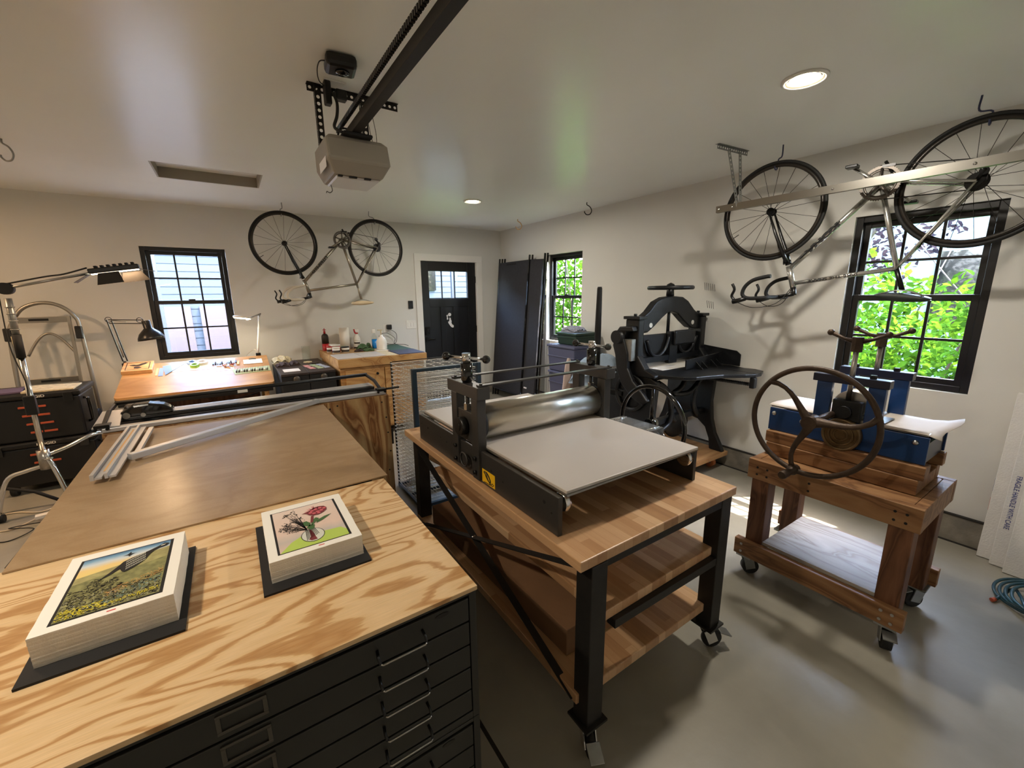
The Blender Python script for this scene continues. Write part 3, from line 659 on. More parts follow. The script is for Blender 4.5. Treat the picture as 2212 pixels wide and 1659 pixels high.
# left stack: bird over a flowering hillside
SX0, SX1, SY0, SY1, SZ = -.415, -.184, 1.118, 1.432, .955
s1 = stack(SX0, SX1, SY0, SY1, SZ, 'thick stack of paper prints showing a bird over a yellow-flowered hillside')
px0, px1, py0, py1 = SX0 + .024, SX1 - .022, SY0 + .022, SY1 - .03; PW = px1 - px0; PH = py1 - py0; zz = SZ + .0007
Yc = (SY0 + SY1) / 2; gradmat('bird_sky', [(0, srgb(226, 200, 120)), (.35, srgb(226, 196, 130)), (.6, srgb(200, 206, 210)), (.8, srgb(120, 160, 190)), (1, srgb(34, 78, 118))], py0 + PH * .66 - Yc, py1 - Yc)
mk('print_hill', srgb(128, 126, 80), .75, var=(60, .35)); mk('print_hill_far', srgb(158, 150, 100), .75, var=(50, .2)); mk('print_yellow', srgb(226, 210, 50), .75)
mk('print_olive', srgb(98, 92, 50), .75); mk('print_orange', srgb(222, 168, 96), .75); mk('print_teal', srgb(120, 156, 148), .75); mk('print_pale', srgb(216, 214, 196), .75)
def P1(u, v, k=0): return (px0 + PW * u, py0 + PH * v, zz + .00025 * k)
def flat(mb, pts, k): mb.prism(pts, lambda u, v: P1(u, v, k), (0, 0, .0001))
m = MB(); flat(m, [(0, 0), (1, 0), (1, 1), (0, 1)], 0); m.build('print_border', 'ink', s1)
m = MB(); flat(m, [(.03, .5), (.965, .5), (.965, .985), (.03, .985)], 1); m.build('printed_sky', 'bird_sky', s1)
m = MB(); flat(m, [(.03, .02), (.965, .02), (.965, .86), (.8, .83), (.6, .77), (.45, .72), (.25, .69), (.03, .66)], 2); m.build('printed_hill', 'print_hill_far', s1)
m = MB(); flat(m, [(.03, .02), (.965, .02), (.965, .66), (.75, .62), (.5, .57), (.3, .6), (.03, .55)], 3); m.build('printed_field', 'print_hill', s1)
rn = random.Random(5)
def dabs(n, ur, vr, su, sv, k, mat, nm, cond=None):
    m = MB()
    for _ in range(n):
        u, v = rn.uniform(*ur), rn.uniform(*vr)
        if cond and not cond(u, v): continue
        a = rn.uniform(-.9, .9) + pi / 2 * (rn.random() < .5); du, dv = su * rn.uniform(.5, 1.2), sv * rn.uniform(.5, 1.2)
        q = [(-1, 0), (-.2, -.5), (1, 0), (.1, .6)]
        flat(m, [(u + cos(a) * x * du - sin(a) * y * du * .5, v + (sin(a) * x + cos(a) * y * .5) * dv) for x, y in q], k)
    return m.build(nm, mat, s1)
c1 = lambda u, v: v < .58 - .75 * abs(u - .3) + .05 * sin(u * 30)
dabs(1300, (.04, .95), (.03, .56), .026, .016, 4, 'ink', 'printed_brush_shadow', lambda u, v: c1(u, v) or v < .36 * (u + .2))
dabs(620, (.04, .95), (.05, .55), .017, .011, 5, 'print_olive', 'printed_brush', c1)
dabs(420, (.4, .95), (.18, .5), .02, .009, 5, 'print_orange', 'printed_orange_flowers', lambda u, v: abs(v - .12 - .3 * u) < .05)
dabs(420, (.3, .95), (.08, .42), .016, .009, 6, 'print_teal', 'printed_teal_plants', lambda u, v: abs(v - .03 - .25 * u) < .06)
dabs(420, (.04, .95), (.03, .2), .022, .013, 7, 'print_yellow', 'printed_yellow_flowers', lambda u, v: (abs(v - .1) < .06 and u < .45) or abs(v - .07 - .08 * (u - .4)) < .025)
dabs(200, (.04, .95), (.03, .32), .014, .007, 6, 'print_pale', 'printed_pale_dabs', lambda u, v: v < .3)
m = MB(); flat(m, [(.28, .50), (.40, .57), (.47, .63), (.50, .57), (.53, .545), (.57, .56), (.62, .59), (.68, .64), (.73, .70), (.76, .78), (.80, .83), (.86, .86), (.93, .87), (.96, .91), (.9, .94), (.84, .9), (.76, .86), (.66, .82), (.56, .79), (.48, .75), (.45, .70), (.38, .61)], 8)
flat(m, [(.45, .88), (.5, .885), (.53, .93), (.535, .885), (.6, .885), (.54, .87), (.52, .84), (.505, .87)], 8); m.build('printed_bird', 'ink', s1)
m = MB()
for j in range(4):
    for i in range(12): u = .535 + i * .016 - .006 * j; v = .585 + i * .008 + j * .045; flat(m, [(u, v), (u + .005, v), (u + .011, v + .03), (u + .004, v + .03)], 9)
flat(m, [(.86, .885), (.9, .89), (.92, .91), (.87, .905)], 9); m.build('printed_feathers', 'print_pale', s1)
m = MB(); flat(m, [(.5, -.045), (.58, -.045), (.58, -.03), (.5, -.03)], 0); m.build('printed_red_seal', 'red_ink', s1)
# right stack: flowers in a glass vase
TX0, TX1, TY0, TY1, TZ = .005, .236, 1.136, 1.446, .945
s2 = stack(TX0, TX1, TY0, TY1, TZ, 'thick stack of paper prints showing a pink flower in a glass vase')
px0, px1, py0, py1 = TX0 + .022, TX1 - .022, TY0 + .024, TY1 - .03; PW = px1 - px0; PH = py1 - py0; zz = TZ + .0007
Yc = (TY0 + TY1) / 2; gradmat('vase_ground', [(0, srgb(214, 186, 172)), (.25, srgb(190, 180, 172)), (.4, srgb(218, 192, 178)), (1, srgb(222, 202, 190))], py0 - Yc, py1 - Yc)
mk('print_lime', srgb(176, 200, 90), .75); mk('print_leaf', srgb(62, 98, 52), .75); mk('print_pink', srgb(206, 100, 110), .75); mk('print_maroon', srgb(120, 44, 50), .75); mk('print_glass', srgb(206, 206, 196), .75)
m = MB(); flat(m, [(0, 0), (1, 0), (1, 1), (0, 1)], 0); m.build('print_border', 'ink', s2)
m = MB(); flat(m, [(.03, .012), (.965, .012), (.965, .988), (.03, .988)], 1); m.build('printed_ground', 'vase_ground', s2)
m = MB(); flat(m, [(.03, .012), (.965, .012), (.965, .14), (.9, .22), (.6, .24), (.35, .26), (.2, .18)], 2); m.build('printed_table', 'print_lime', s2)
def ell(cu, cv, ru, rv, n=22): return [(cu + ru * cos(2 * pi * i / n), cv + rv * sin(2 * pi * i / n)) for i in range(n)]
m = MB(); flat(m, ell(.5, .22, .165, .15), 3); m.build('printed_vase_outline', 'ink', s2)
m = MB(); flat(m, ell(.5, .22, .155, .14), 4); m.build('printed_vase', 'print_glass', s2)
m = MB(); flat(m, [(.46, .1), (.54, .1), (.52, .2), (.5, .34), (.47, .34), (.47, .2), (.43, .13)], 5); m.build('printed_stem', 'print_maroon', s2)
m = MB()
for a in range(46):
    u0, v0 = .44, .36; an = rn.choice([rn.uniform(1.75, 2.1), rn.uniform(2.35, 2.95)]); L = rn.uniform(.16, .58 if an < 2.2 else .42); du = cos(an) * L * .85; dv = sin(an) * L * 1.0
    u1, v1 = u0 + du, v0 + dv
    if u1 < .06 or v1 > .95: continue
    flat(m, [(u0, v0), (u0 + .008, v0), (u1 + .004, v1), (u1, v1)], 5)
    for k in range(7):
        flat(m, ell(u1 + rn.uniform(-.05, .05) , v1 + rn.uniform(-.03, .03), .008, .006, 6), 6)
for k in range(10): u = .4 + .02 * k; flat(m, [(u, .12 + .01 * k), (u + .008, .12 + .01 * k), (u + .03 - .006 * k, .36), (u + .02 - .006 * k, .36)], 5)
m.build('printed_sprigs', 'ink', s2)
m = MB()
for P in ([(.5, .42), (.42, .47), (.42, .55), (.47, .57), (.52, .5)], [(.52, .42), (.6, .5), (.66, .56), (.62, .6), (.54, .54)], [(.5, .34), (.44, .4), (.5, .46), (.57, .44), (.55, .36)], [(.6, .46), (.7, .5), (.86, .6), (.74, .58), (.62, .52)]): flat(m, P, 7)
m.build('printed_leaves', 'print_leaf', s2)
m = MB(); flat(m, [(.52, .5), (.56, .5), (.6, .66), (.56, .66)], 8); flat(m, [(.50, .76), (.54, .70), (.60, .665), (.68, .66), (.76, .69), (.82, .74), (.83, .80), (.80, .85), (.74, .87), (.66, .87), (.60, .84), (.55, .80), (.44, .775)], 8); m.build('printed_flower_shade', 'print_maroon', s2)
m = MB()
for k in range(14): a = rn.uniform(.2, 2.9); flat(m, [(.64 + .1 * cos(a), .76 + .07 * sin(a)), (.655 + .1 * cos(a), .765 + .07 * sin(a)), (.65 + rn.uniform(.15, .2) * cos(a), .77 + rn.uniform(.12, .17) * sin(a))], 8)
for cu, cv in ((.57, .75), (.62, .715), (.68, .74), (.6, .79), (.66, .81), (.73, .82), (.74, .75), (.79, .79), (.69, .70)): flat(m, ell(cu, cv, .03, .02, 9), 9)
m.build('printed_petals', 'print_pink', s2)
m = MB(); flat(m, [(.52, -.045), (.6, -.045), (.6, -.03), (.52, -.03)], 0); m.build('printed_red_seal', 'red_ink', s2)
# ---------------------------------------------------------------- mat cutter
mc = thing('mat_cutter', 'long aluminium mat cutter with black rail and squaring arm lying on the cabinet', 'cutter', (.1, 3.3, .892))
zb = .892
MB().box(-.66, .9, 3.065, 3.115, zb, zb + .024).build('front_rail', 'aluminium', mc, bev=.003)
MB().box(-.64, .88, 3.126, 3.15, zb, zb + .014).build('scale_rail', 'aluminium', mc)
MB().box(-.62, .87, 3.15, 3.25, zb, zb + .01).build('base_strip', 'black_plastic', mc)
m = MB(); m.bar((-.6, 3.225, zb + .03), (.86, 3.225, zb + .03), .035, .02).build('guide_bar', 'black_gloss', mc, bev=.004)
m = MB(); m.bar((-.45, 3.325, zb + .03), (.87, 3.345, zb + .03), .11, .012).build('clamp_bar', 'aluminium', mc, bev=.003)
MB().box(-.62, .87, 3.26, 3.49, zb, zb + .012).build('rear_base', 'black_plastic', mc)
MB().tube([(-.655, 3.44, .98), (.88, 3.488, .98)], .014, 12).build('lift_handle', 'black_plastic', mc)
for x in (-.655, .875):
    m = MB(); m.bar((x, 3.09, zb + .03), (x, 3.26, zb + .075), .02, .018, (1, 0, 0)).bar((x, 3.26, zb + .075), (x, 3.48, .975), .02, .016, (1, 0, 0)); m.build('lift_arm', 'table_steel', mc, bev=.002)
    m = MB(); m.box(x - .035, x + .03, 3.06, 3.12, zb + .029, zb + .045).cyl((x - .03, 3.075, zb + .022), (x - .03, 3.055, zb + .022), .008, n=10).cyl((x + .02, 3.075, zb + .022), (x + .02, 3.055, zb + .022), .008, n=10); m.build('end_bracket', 'hardware_black', mc)
m = MB(); m.tube([(.88, 3.11, zb + .03), (1.02, 3.12, zb + .03)], .008, 8); m.build('knob_rod', 'cord_black', mc)
m = MB(); m.prism([(-.62, 0), (-.60, .05), (-.54, .085), (-.47, .088), (-.40, .07), (-.36, .04), (-.36, .012), (-.60, .0)], lambda u, v: (u, 3.22, zb + .02 + v), (0, .09, 0)).build('cutting_head', 'black_gloss', mc, bev=.012)
MB().box(-.6, -.43, 3.312, 3.39, zb + .055, zb + .09).build('head_cap', 'soap_dark', mc, bev=.015)
m = MB(); m.cyl((-.575, 3.219, zb + .05), (-.575, 3.207, zb + .05), .018).cyl((-.5, 3.219, zb + .045), (-.5, 3.207, zb + .045), .012); m.build('head_knob', 'steel', mc)
# squaring arm: two channels, ruler, yellow tape and brace
def ar(t, o=0., z=0.): # along the arm
    a = Vector((-.505, 2.21, .905)); b = Vector((-.505, 3.62, .905)); d = (b - a).normalized(); s_ = Vector((d.y, -d.x, 0)); p = a + (b - a) * t + s_ * o; return (p.x, p.y, p.z + z)
m = MB(); m.bar(ar(0, -.03, .012), ar(.56, -.03, .012), .012, .024).bar(ar(0, -.012, .006), ar(.56, -.012, .006), .022, .008).bar(ar(0, .012, .012), ar(.56, .012, .012), .01, .022).bar(ar(.005, .028, .004), ar(.56, .028, .004), .024, .008); m.build('squaring_arm', 'aluminium', mc)
m = MB(); m.bar(ar(.03, .006, .02), ar(.5, .006, .02), .016, .002).build('yellow_scale', 'tape_kraft', mc)
m = MB(); m.bar(ar(.2, .07, .008), ar(.52, .07, .008), .02, .014).build('stop_strip', 'aluminium', mc)
m = MB(); m.bar(ar(.78, -.012, .012), ar(1, -.012, .012), .02, .022).bar(ar(.78, .01, .012), ar(1, .01, .012), .012, .022).bar(ar(.78, .035, .008), ar(1, .035, .008), .022, .01); m.build('arm_extension', 'aluminium', mc)
m = MB(); m.bar((-.455, 2.44, .914), (.43, 3.06, .914), .034, .03).build('brace_bar', 'aluminium', mc, bev=.003)
MB().cyl((.40, 3.035, .922), (.40, 3.035, .93), .008, n=10).build('brace_bolt', 'hardware_black', mc)
m = MB(); m.hexa([(-.70, 3.07, zb + .026), (-.585, 3.07, zb + .026), (-.60, 3.30, zb + .07), (-.69, 3.30, zb + .07), (-.70, 3.07, zb + .031), (-.585, 3.07, zb + .031), (-.60, 3.30, zb + .075), (-.69, 3.30, zb + .075)]).build('end_plate', 'aluminium', mc)
MB().box(-.02, .04, 3.44, 3.458, zb + .066, zb + .085).build('paper_tag', 'paper', mc)
# ---------------------------------------------------------------- rolling table under the grey press
TZ_ = .80; tb = thing('workbench', 'rolling butcher-block table with dark steel legs and two lower shelves', 'table', (1.255, 1.64, 0))
def tabx(x0, x1, y0, y1, z0, z1, name, bev=.004):
    return MB().hexa([(x0[0], y0, z0), (x1[0], y0 + .008, z0), (x1[1], y1 + .008, z0), (x0[1], y1, z0), (x0[0], y0, z1), (x1[0], y0 + .008, z1), (x1[1], y1 + .008, z1), (x0[1], y1, z1)]).build(name, 'butcher_block', tb, bev=bev)
tabx((.803, .812), (1.709, 1.718), .837, 2.435, .763, .80, 'table_top')
tabx((.95, .95), (1.655, 1.66), .87, 2.38, .49, .53, 'shelf')
tabx((.84, .845), (1.655, 1.66), .88, 2.39, .20, .24, 'shelf')
LG = [(.888, .872), (1.65, .885), (.885, 2.36), (1.655, 2.37)]
for i, (x, y) in enumerate(LG):
    s_ = .036
    lg = MB().box(x - s_, x + s_, y - s_, y + s_, .135, .762).build('leg', 'table_steel', tb, bev=.003)
    MB().box(x - .05, x + .05, y - .05, y + .05, .125, .1345).build('foot_plate', 'table_steel', lg)
    a = [-2.0, -.5, 2.2, .9][i]
    c_ = thing('castor', None, None); 
    bpy.data.objects.remove(c_)
    d = Vector((cos(a), sin(a), 0)); n_ = Vector((-d.y, d.x, 0)); p = Vector((x, y, 0))
    cs = MB().box(x - .035, x + .035, y - .035, y + .035, .117, .1245).cyl((x, y, .1), (x, y, .117), .026).bar(tuple(p + n_ * .022 + Vector((0, 0, .1))), tuple(p + n_ * .022 + d * .028 + Vector((0, 0, .035))), .004, .045, tuple(d)).bar(tuple(p - n_ * .022 + Vector((0, 0, .1))), tuple(p - n_ * .022 + d * .028 + Vector((0, 0, .035))), .004, .045, tuple(d)).build('castor', 'chrome', tb)
    q = p + d * .028
    MB().lathe([(.0, -.015), (.03, -.015), (.044, -.012), (.046, 0), (.044, .012), (.03, .015), (0, .015)], tuple(q + Vector((0, 0, .0465))), tuple(n_), n=24).build('wheel', 'rubber', cs)
    MB().bar(tuple(q + d * .03 + Vector((0, 0, .085))), tuple(q + d * .085 + Vector((0, 0, .06))), .05, .006).build('brake_pedal', 'galvanised', cs, bev=.002)
m = MB()
for y in (.872, 2.365): m.box(.925, 1.614, y - .02, y + .02, .725, .762).box(.99, 1.614, y - .02, y + .02, .455, .4895)
for x in (.888, 1.652): m.box(x - .018, x + .018, .909, 2.323, .72, .762)
m.build('apron', 'table_steel', tb, bev=.002)
m = MB(); m.bar((.848, .90, .21), (.842, 2.33, .74), .004, .03, (1, 0, 0)).bar((.843, .90, .74), (.838, 2.33, .21), .004, .03, (1, 0, 0)); m.build('cross_brace', 'table_steel', tb)
MB().cyl((.851, 1.615, .475), (.832, 1.615, .475), .006, n=10).build('brace_bolt', 'steel', tb)
# boxes on the shelf
MB().obox((1.16, 1.63, .3), (.52, 1.2, .118), (0, 0, .03)).build('cardboard_box', 'carton', bev=.004, label='long flat brown cardboard box on the lowest shelf of the press table', cat='box', rz=.03, loc=(1.16, 1.63, .241))
pts = spline([(1.02, 2.28, .568), (1.03, 2.1, .575), (1.1, 1.6, .578), (1.2, 1.0, .578)], 4)
MB().tube([(1.0, 2.52, .567), (1.01, 2.46, .57), (1.05, 2.2, .572), (1.1, 1.8, .572)], [.03, .036, .04, .04], 14).build('wrapped_tube', 'wrap_tan', label='tan paper-wrapped tube sticking out from the middle shelf under the press', cat='tube')
# ---------------------------------------------------------------- grey etching press
pr = thing('etching_press', 'grey etching press with steel roller and beige bed on the rolling table', 'press', (1.24, 1.6, .8))
zt = .945; PY0, PY1 = .985, 2.225; xl, xr = .835, 1.60
def plate(x0, x1, name):
    m = MB(); m.box(x0, x1, PY0, PY1, .801, zt); return m.build(name, 'press_grey', pr, bev=.002)
pl_ = plate(xl, xl + .02, 'side_plate'); plate(xr, xr + .02, 'side_plate')
m = MB()
for y, z, r in ((1.06, .9, .007), (1.02, .875, .004), (1.42, .885, .006), (1.33, .87, .0035), (1.86, .885, .006), (1.93, .89, .0035), (2.1, .895, .006), (2.19, .9, .004)): m.cyl((xl + .001, y, z), (xl - .0012, y, z), r, n=12)
m.build('bolt_holes', 'black_matte', pr)
MB().hexa([(.862, .975, .955), (1.593, .965, .955), (1.593, 2.205, .955), (.862, 2.205, .955), (.862, .975, .967), (1.593, .965, .967), (1.593, 2.205, .967), (.862, 2.205, .967)]).build('press_bed', 'bed_laminate', pr, bev=.0025)
MB().box(.858, 1.597, .968, 2.207, .949, .9545).build('bed_base', 'steel', pr)
for x, s_ in ((xl + .02, 1), (xr, -1)):
    for y in (1.015, 2.17):
        m = MB(); m.lathe([(.0, 0), (.016, 0), (.016, .012), (.03, .013), (.036, .016), (.036, .034), (.03, .037), (.012, .037), (0, .037)], (x, y, .907), (s_, 0, 0), n=28).build('bearing_wheel', 'chrome', pr)
# tower pairs
def tower(x, s_, far):
    t = MB(); yA, yB = 1.755, 1.50; w_ = .026; x0, x1 = (x - .012, x + .02)
    m = MB(); m.box(x - .014, x + .03, 1.70, 1.755, .83, 1.175).box(x - .014, x + .03, 1.505, 1.56, .81, 1.175)
    po = m.build('post', 'press_grey', pr, bev=.003)
    MB().box(x - .022, x + .04, 1.485, 1.775, 1.178, 1.232).build('yoke', 'press_grey', pr, bev=.003)
    MB().box(x - .008, x + .024, 1.561, 1.699, .965, 1.105).build('bearing_block', 'press_grey', pr, bev=.003)
    m = MB(); xx = x - .014 if not far else x + .03; sg = -1 if not far else 1
    m.cyl((xx + sg * .0, 1.63, 1.035), (xx + sg * .03, 1.63, 1.035), .042).cyl((xx + sg * .03, 1.63, 1.035), (xx + sg * .034, 1.63, 1.035), .02).build('bearing_cap', 'black_plastic', pr)
    MB().cyl((x + .008, 1.63, 1.106), (x + .008, 1.63, 1.177), .009).build('pressure_screw', 'table_steel', pr)
    MB().cyl((x + .008, 1.63, 1.106), (x + .008, 1.63, 1.135), .018, n=6, sm=False).build('screw_nut', 'steel', pr)
    MB().lathe([(0, 0), (.02, 0), (.026, .012), (.027, .085), (.0, .085)], (x + .008, 1.63, 1.233)).build('micrometer_dial', 'black_gloss', pr)
    MB().cyl((x + .008, 1.63, 1.3185), (x + .008, 1.63, 1.362), .019).build('screw_head', 'chrome', pr)
    a = .35 if not far else -.35
    d = Vector((cos(a), -sin(a) if not far else sin(a), 0)); c0 = Vector((x + .008, 1.63, 1.341))
    d = Vector((.83, -.56, -.1)).normalized() if not far else Vector((.80, -.55, -.13)).normalized()
    MB().cyl(tuple(c0 - d * .075), tuple(c0 + d * .075), .0065).build('handle_rod', 'chrome', pr)
    for k in (-1, 1): MB().ball(tuple(c0 + d * .088 * k), .019).build('handle_ball', 'black_gloss', pr)
    for y, z in ((1.72, .915), (1.72, .85), (1.53, .91), (1.53, .845)): MB().cyl((x - .015, y, z), (x - .026, y, z), .009, n=12).build('bolt', 'black_plastic', pr)
    m = MB(); m.torus((x - .024, 1.625, .875), (1, 0, 0), .032, .005, 28, 6).cyl((x - .0205, 1.625, .875), (x - .022, 1.625, .875), .02).build('lower_bearing', 'press_grey', pr)
tower(.835, 1, False); tower(1.595, -1, True)
MB().cyl((.885, 1.6, 1.048), (1.575, 1.6, 1.048), .079, n=64).build('roller', 'roller_steel', pr)
MB().cyl((.868, 1.6, 1.048), (.884, 1.6, 1.048), .079, n=48).build('roller_end', 'black_matte', pr); MB().cyl((1.576, 1.6, 1.048), (1.592, 1.6, 1.048), .079, n=48).build('roller_end', 'black_matte', pr)
for y in (1.51, 1.75): MB().box(.83, 1.62, y - .014, y + .014, 1.2325, 1.2395).build('tie_bar', 'press_grey', pr, bev=.001)
for x in (.845, 1.61):
    for y in (1.51, 1.75): MB().cyl((x, y, 1.2395), (x, y, 1.245), .007, n=10).build('bolt', 'black_plastic', pr)
MB().cyl((.88, 1.6, .9), (1.57, 1.6, .9), .045, n=40).build('lower_roller', 'steel', pr)
MB().box(xl - .0012, xl - .0002, 1.392, 1.498, .812, .872).build('yellow_sticker', 'yellow_label', pr)
lp = []
for i in range(64):
    t = i / 63 * 4.2 * pi; lp.append((xl - .0018, 1.45 + (.024 - .007 * (i % 30) / 30) * cos(t) + .008 * cos(t * .45), .846 + (.017 + .004 * sin(t * .3)) * sin(t + .9) + .003 * sin(t * .5)))
lp += [(xl - .0018, 1.43, .82), (xl - .0018, 1.41, .818), (xl - .0018, 1.4, .826), (xl - .0018, 1.412, .83), (xl - .0018, 1.43, .818), (xl - .0018, 1.48, .815)]
MB().tube(lp, .0016, 5).build('script_mark', 'ink', pr)
# hand wheel on the far side with guard
hw = MB(); hc = (1.80, 1.37, .93)
hw.torus(hc, (1, 0, 0), .2, .0115, 64, 10).cyl((1.622, 1.37, .93), (1.82, 1.37, .93), .014).cyl((1.775, 1.37, .93), (1.825, 1.37, .93), .028)
for a in (pi / 2, pi / 2 + 2 * pi / 3, pi / 2 + 4 * pi / 3): hw.tube([hc, (1.80, 1.37 + .1 * cos(a), .93 + .1 * sin(a)), (1.80, 1.37 + .195 * cos(a), .93 + .195 * sin(a))], [.012, .009, .008], 8)
hw.build('hand_wheel', 'black_gloss', pr)
m = MB(); m.box(1.623, 1.73, 1.24, 1.245, .83, .955).box(1.623, 1.73, 1.495, 1.5, .83, .955).box(1.623, 1.73, 1.246, 1.494, .95, .955); m.build('chain_guard', 'clear_plastic', pr)
m = MB(); m.tube([(1.625, 1.26, .957), (1.72, 1.26, .957)], .003, 6).tube([(1.625, 1.47, .957), (1.72, 1.47, .957)], .003, 6); m.build('guard_rods', 'chrome', pr)
# ---------------------------------------------------------------- cast-iron guillotine on a wooden dolly
dl = thing('dolly', 'low wooden dolly with orange castors under the black paper cutter', 'dolly', (3.24, 2.5, 0))
MB().box(2.76, 3.722, 1.96, 3.02, .118, .158).build('deck', 'dolly_wood', dl, bev=.003)
for x, y in ((3.62, 2.06), (2.86, 2.06), (3.62, 2.92), (2.86, 2.92)):
    cs = MB().box(x - .04, x + .04, y - .035, y + .035, .108, .1175).box(x - .03, x - .026, y - .02, y + .02, .04, .108).box(x + .026, x + .03, y - .02, y + .02, .04, .108).build('castor', 'chrome', dl)
    MB().cyl((x - .024, y, .0405), (x + .024, y, .0405), .04, n=24).build('wheel', 'castor_orange', cs)
gc = thing('paper_cutter', 'black cast-iron guillotine paper cutter with top handwheel and lever', 'paper cutter', (3.22, 2.4, .158))
GX0, GX1 = 2.80, 3.68; zf = .159
def side(x, nm):
    # leg frame in the plane x = const, splayed feet, outlines in (y, z)
    m = MB(); t = .05
    P = [(1.97, zf), (2.10, zf), (2.115, .26), (2.16, .36), (2.24, .42), (2.34, .44), (2.46, .42), (2.56, .36), (2.62, .26), (2.64, zf), (2.78, zf), (2.78, .19), (2.70, .28), (2.64, .42), (2.60, .58), (2.60, .90), (2.50, .93), (2.16, .93), (2.10, .9), (2.12, .62), (2.10, .45), (2.06, .32), (2.0, .22)]
    m.prism(P, lambda u, v: (x - t / 2, u, v), (t, 0, 0)); return m.build(nm, 'cast_black', gc, bev=.008)
side(GX0 + .02, 'leg_frame'); side(GX1 - .02, 'leg_frame')
m = MB()   # pierced stretcher castings between the legs
m.bar((GX0 + .05, 2.2, .52), (GX1 - .05, 2.2, .52), .05, .05).bar((GX0 + .05, 2.5, .84), (GX1 - .05, 2.5, .84), .05, .08)
m.tube(spline([(2.9, 2.16, .88), (3.02, 2.16, .80), (3.1, 2.16, .62), (3.08, 2.16, .5), (2.95, 2.16, .44), (2.86, 2.16, .4)], 6), .022, 8)
m.tube(spline([(3.3, 2.16, .9), (3.22, 2.16, .80), (3.12, 2.16, .76), (3.35, 2.16, .74), (3.5, 2.16, .84), (3.56, 2.16, .9)], 6), .024, 8)
m.tube(spline([(3.12, 2.16, .74), (3.1, 2.16, .6), (3.16, 2.16, .5)], 6), .022, 8).tube(spline([(3.44, 2.16, .8), (3.42, 2.16, .62), (3.5, 2.16, .5)], 6), .024, 8)
m.build('stretcher', 'cast_black', gc)
MB().lathe([(0, -.025), (.09, -.025), (.14, -.01), (.15, 0), (.14, .01), (.09, .025), (0, .025)], (3.38, 2.3, .42), (.2, 1, 0), n=32).build('gear_boss', 'cast_black', gc)
# gate columns
for x, nm in ((GX0, 'column'), (GX1, 'column')):
    m = MB(); s_ = 1 if x == GX0 else -1
    m.prism([(2.26, .93), (2.50, .93), (2.44, 1.02), (2.42, 1.1), (2.42, 1.40), (2.28, 1.40), (2.28, 1.1), (2.2, 1.0), (2.1, .96), (2.1, .935)], lambda u, v: (x - .035, u, v), (.07, 0, 0)).build(nm, 'cast_black', gc, bev=.01)
    MB().box(x - .05, x + .05, 2.265, 2.435, 1.4, 1.425).cyl((x, 2.35, 1.425), (x, 2.35, 1.445), .016, n=6, sm=False).build('column_cap', 'cast_black', gc, bev=.004)
# arched top beam
A = [(GX0 - .03, 1.30), (GX0 + .04, 1.28), (GX0 + .12, 1.285), (3.0, 1.33), (3.1, 1.40), (3.18, 1.445), (3.24, 1.45), (3.32, 1.43), (3.42, 1.36), (3.52, 1.30), (3.60, 1.285), (GX1 + .03, 1.29), (GX1 + .03, 1.42), (3.62, 1.43), (3.56, 1.46), (3.46, 1.54), (3.38, 1.575), (3.24, 1.585), (3.12, 1.575), (3.02, 1.54), (2.93, 1.46), (2.86, 1.42), (GX0 - .03, 1.415)]
MB().prism(A, lambda u, v: (u, 2.31, v), (0, .075, 0)).build('arch_beam', 'cast_black', gc, bev=.01)
m = MB()
for x in (2.95, 3.54): m.cyl((x, 2.309, 1.345), (x, 2.306, 1.345), .02, n=16)
m.build('arch_holes', 'wall_paint', gc)
MB().cyl((3.24, 2.35, 1.585), (3.24, 2.35, 1.66), .035, .028).build('screw_collar', 'cast_black', gc)
MB().cyl((3.24, 2.35, 1.2), (3.24, 2.35, 1.58), .014).build('clamp_screw', 'cast_black', gc)
m = MB(); m.torus((3.24, 2.35, 1.655), (0, 0, 1), .18, .016, 56, 10, flat=1.1).lathe([(0, 0), (.03, 0), (.04, .02), (.03, .045), (.02, .05), (0, .06)], (3.24, 2.35, 1.64))
for k in range(4): a = k * pi / 2 + .5; m.tube([(3.24, 2.35, 1.655), (3.24 + .17 * cos(a), 2.35 + .17 * sin(a), 1.655)], .012, 8)
m.build('top_handwheel', 'cast_black', gc)
# clamp and knife bar
MB().box(GX0 + .04, GX1 - .04, 2.33, 2.37, 1.06, 1.26).build('knife_bar', 'black_matte', gc, bev=.004)
m = MB(); m.box(GX0 + .04, GX1 - .04, 2.285, 2.325, 1.03, 1.075)
m.tube(spline([(2.9, 2.3, 1.22), (2.95, 2.3, 1.12), (3.04, 2.3, 1.075), (3.14, 2.3, 1.12), (3.2, 2.3, 1.24)], 6), .016, 8).tube(spline([(3.3, 2.3, 1.24), (3.36, 2.3, 1.12), (3.45, 2.3, 1.075), (3.54, 2.3, 1.12), (3.6, 2.3, 1.22)], 6), .016, 8)
m.box(3.19, 3.3, 2.28, 2.32, 1.0, 1.28); m.build('clamp_casting', 'cast_black', gc)
MB().box(3.21, 3.5, 2.24, 2.279, 1.16, 1.29).build('clamp_head', 'cast_black', gc, bev=.015)
MB().box(GX0 + .04, GX1 - .04, 2.32, 2.335, .985, 1.04).build('blade', 'steel', gc)
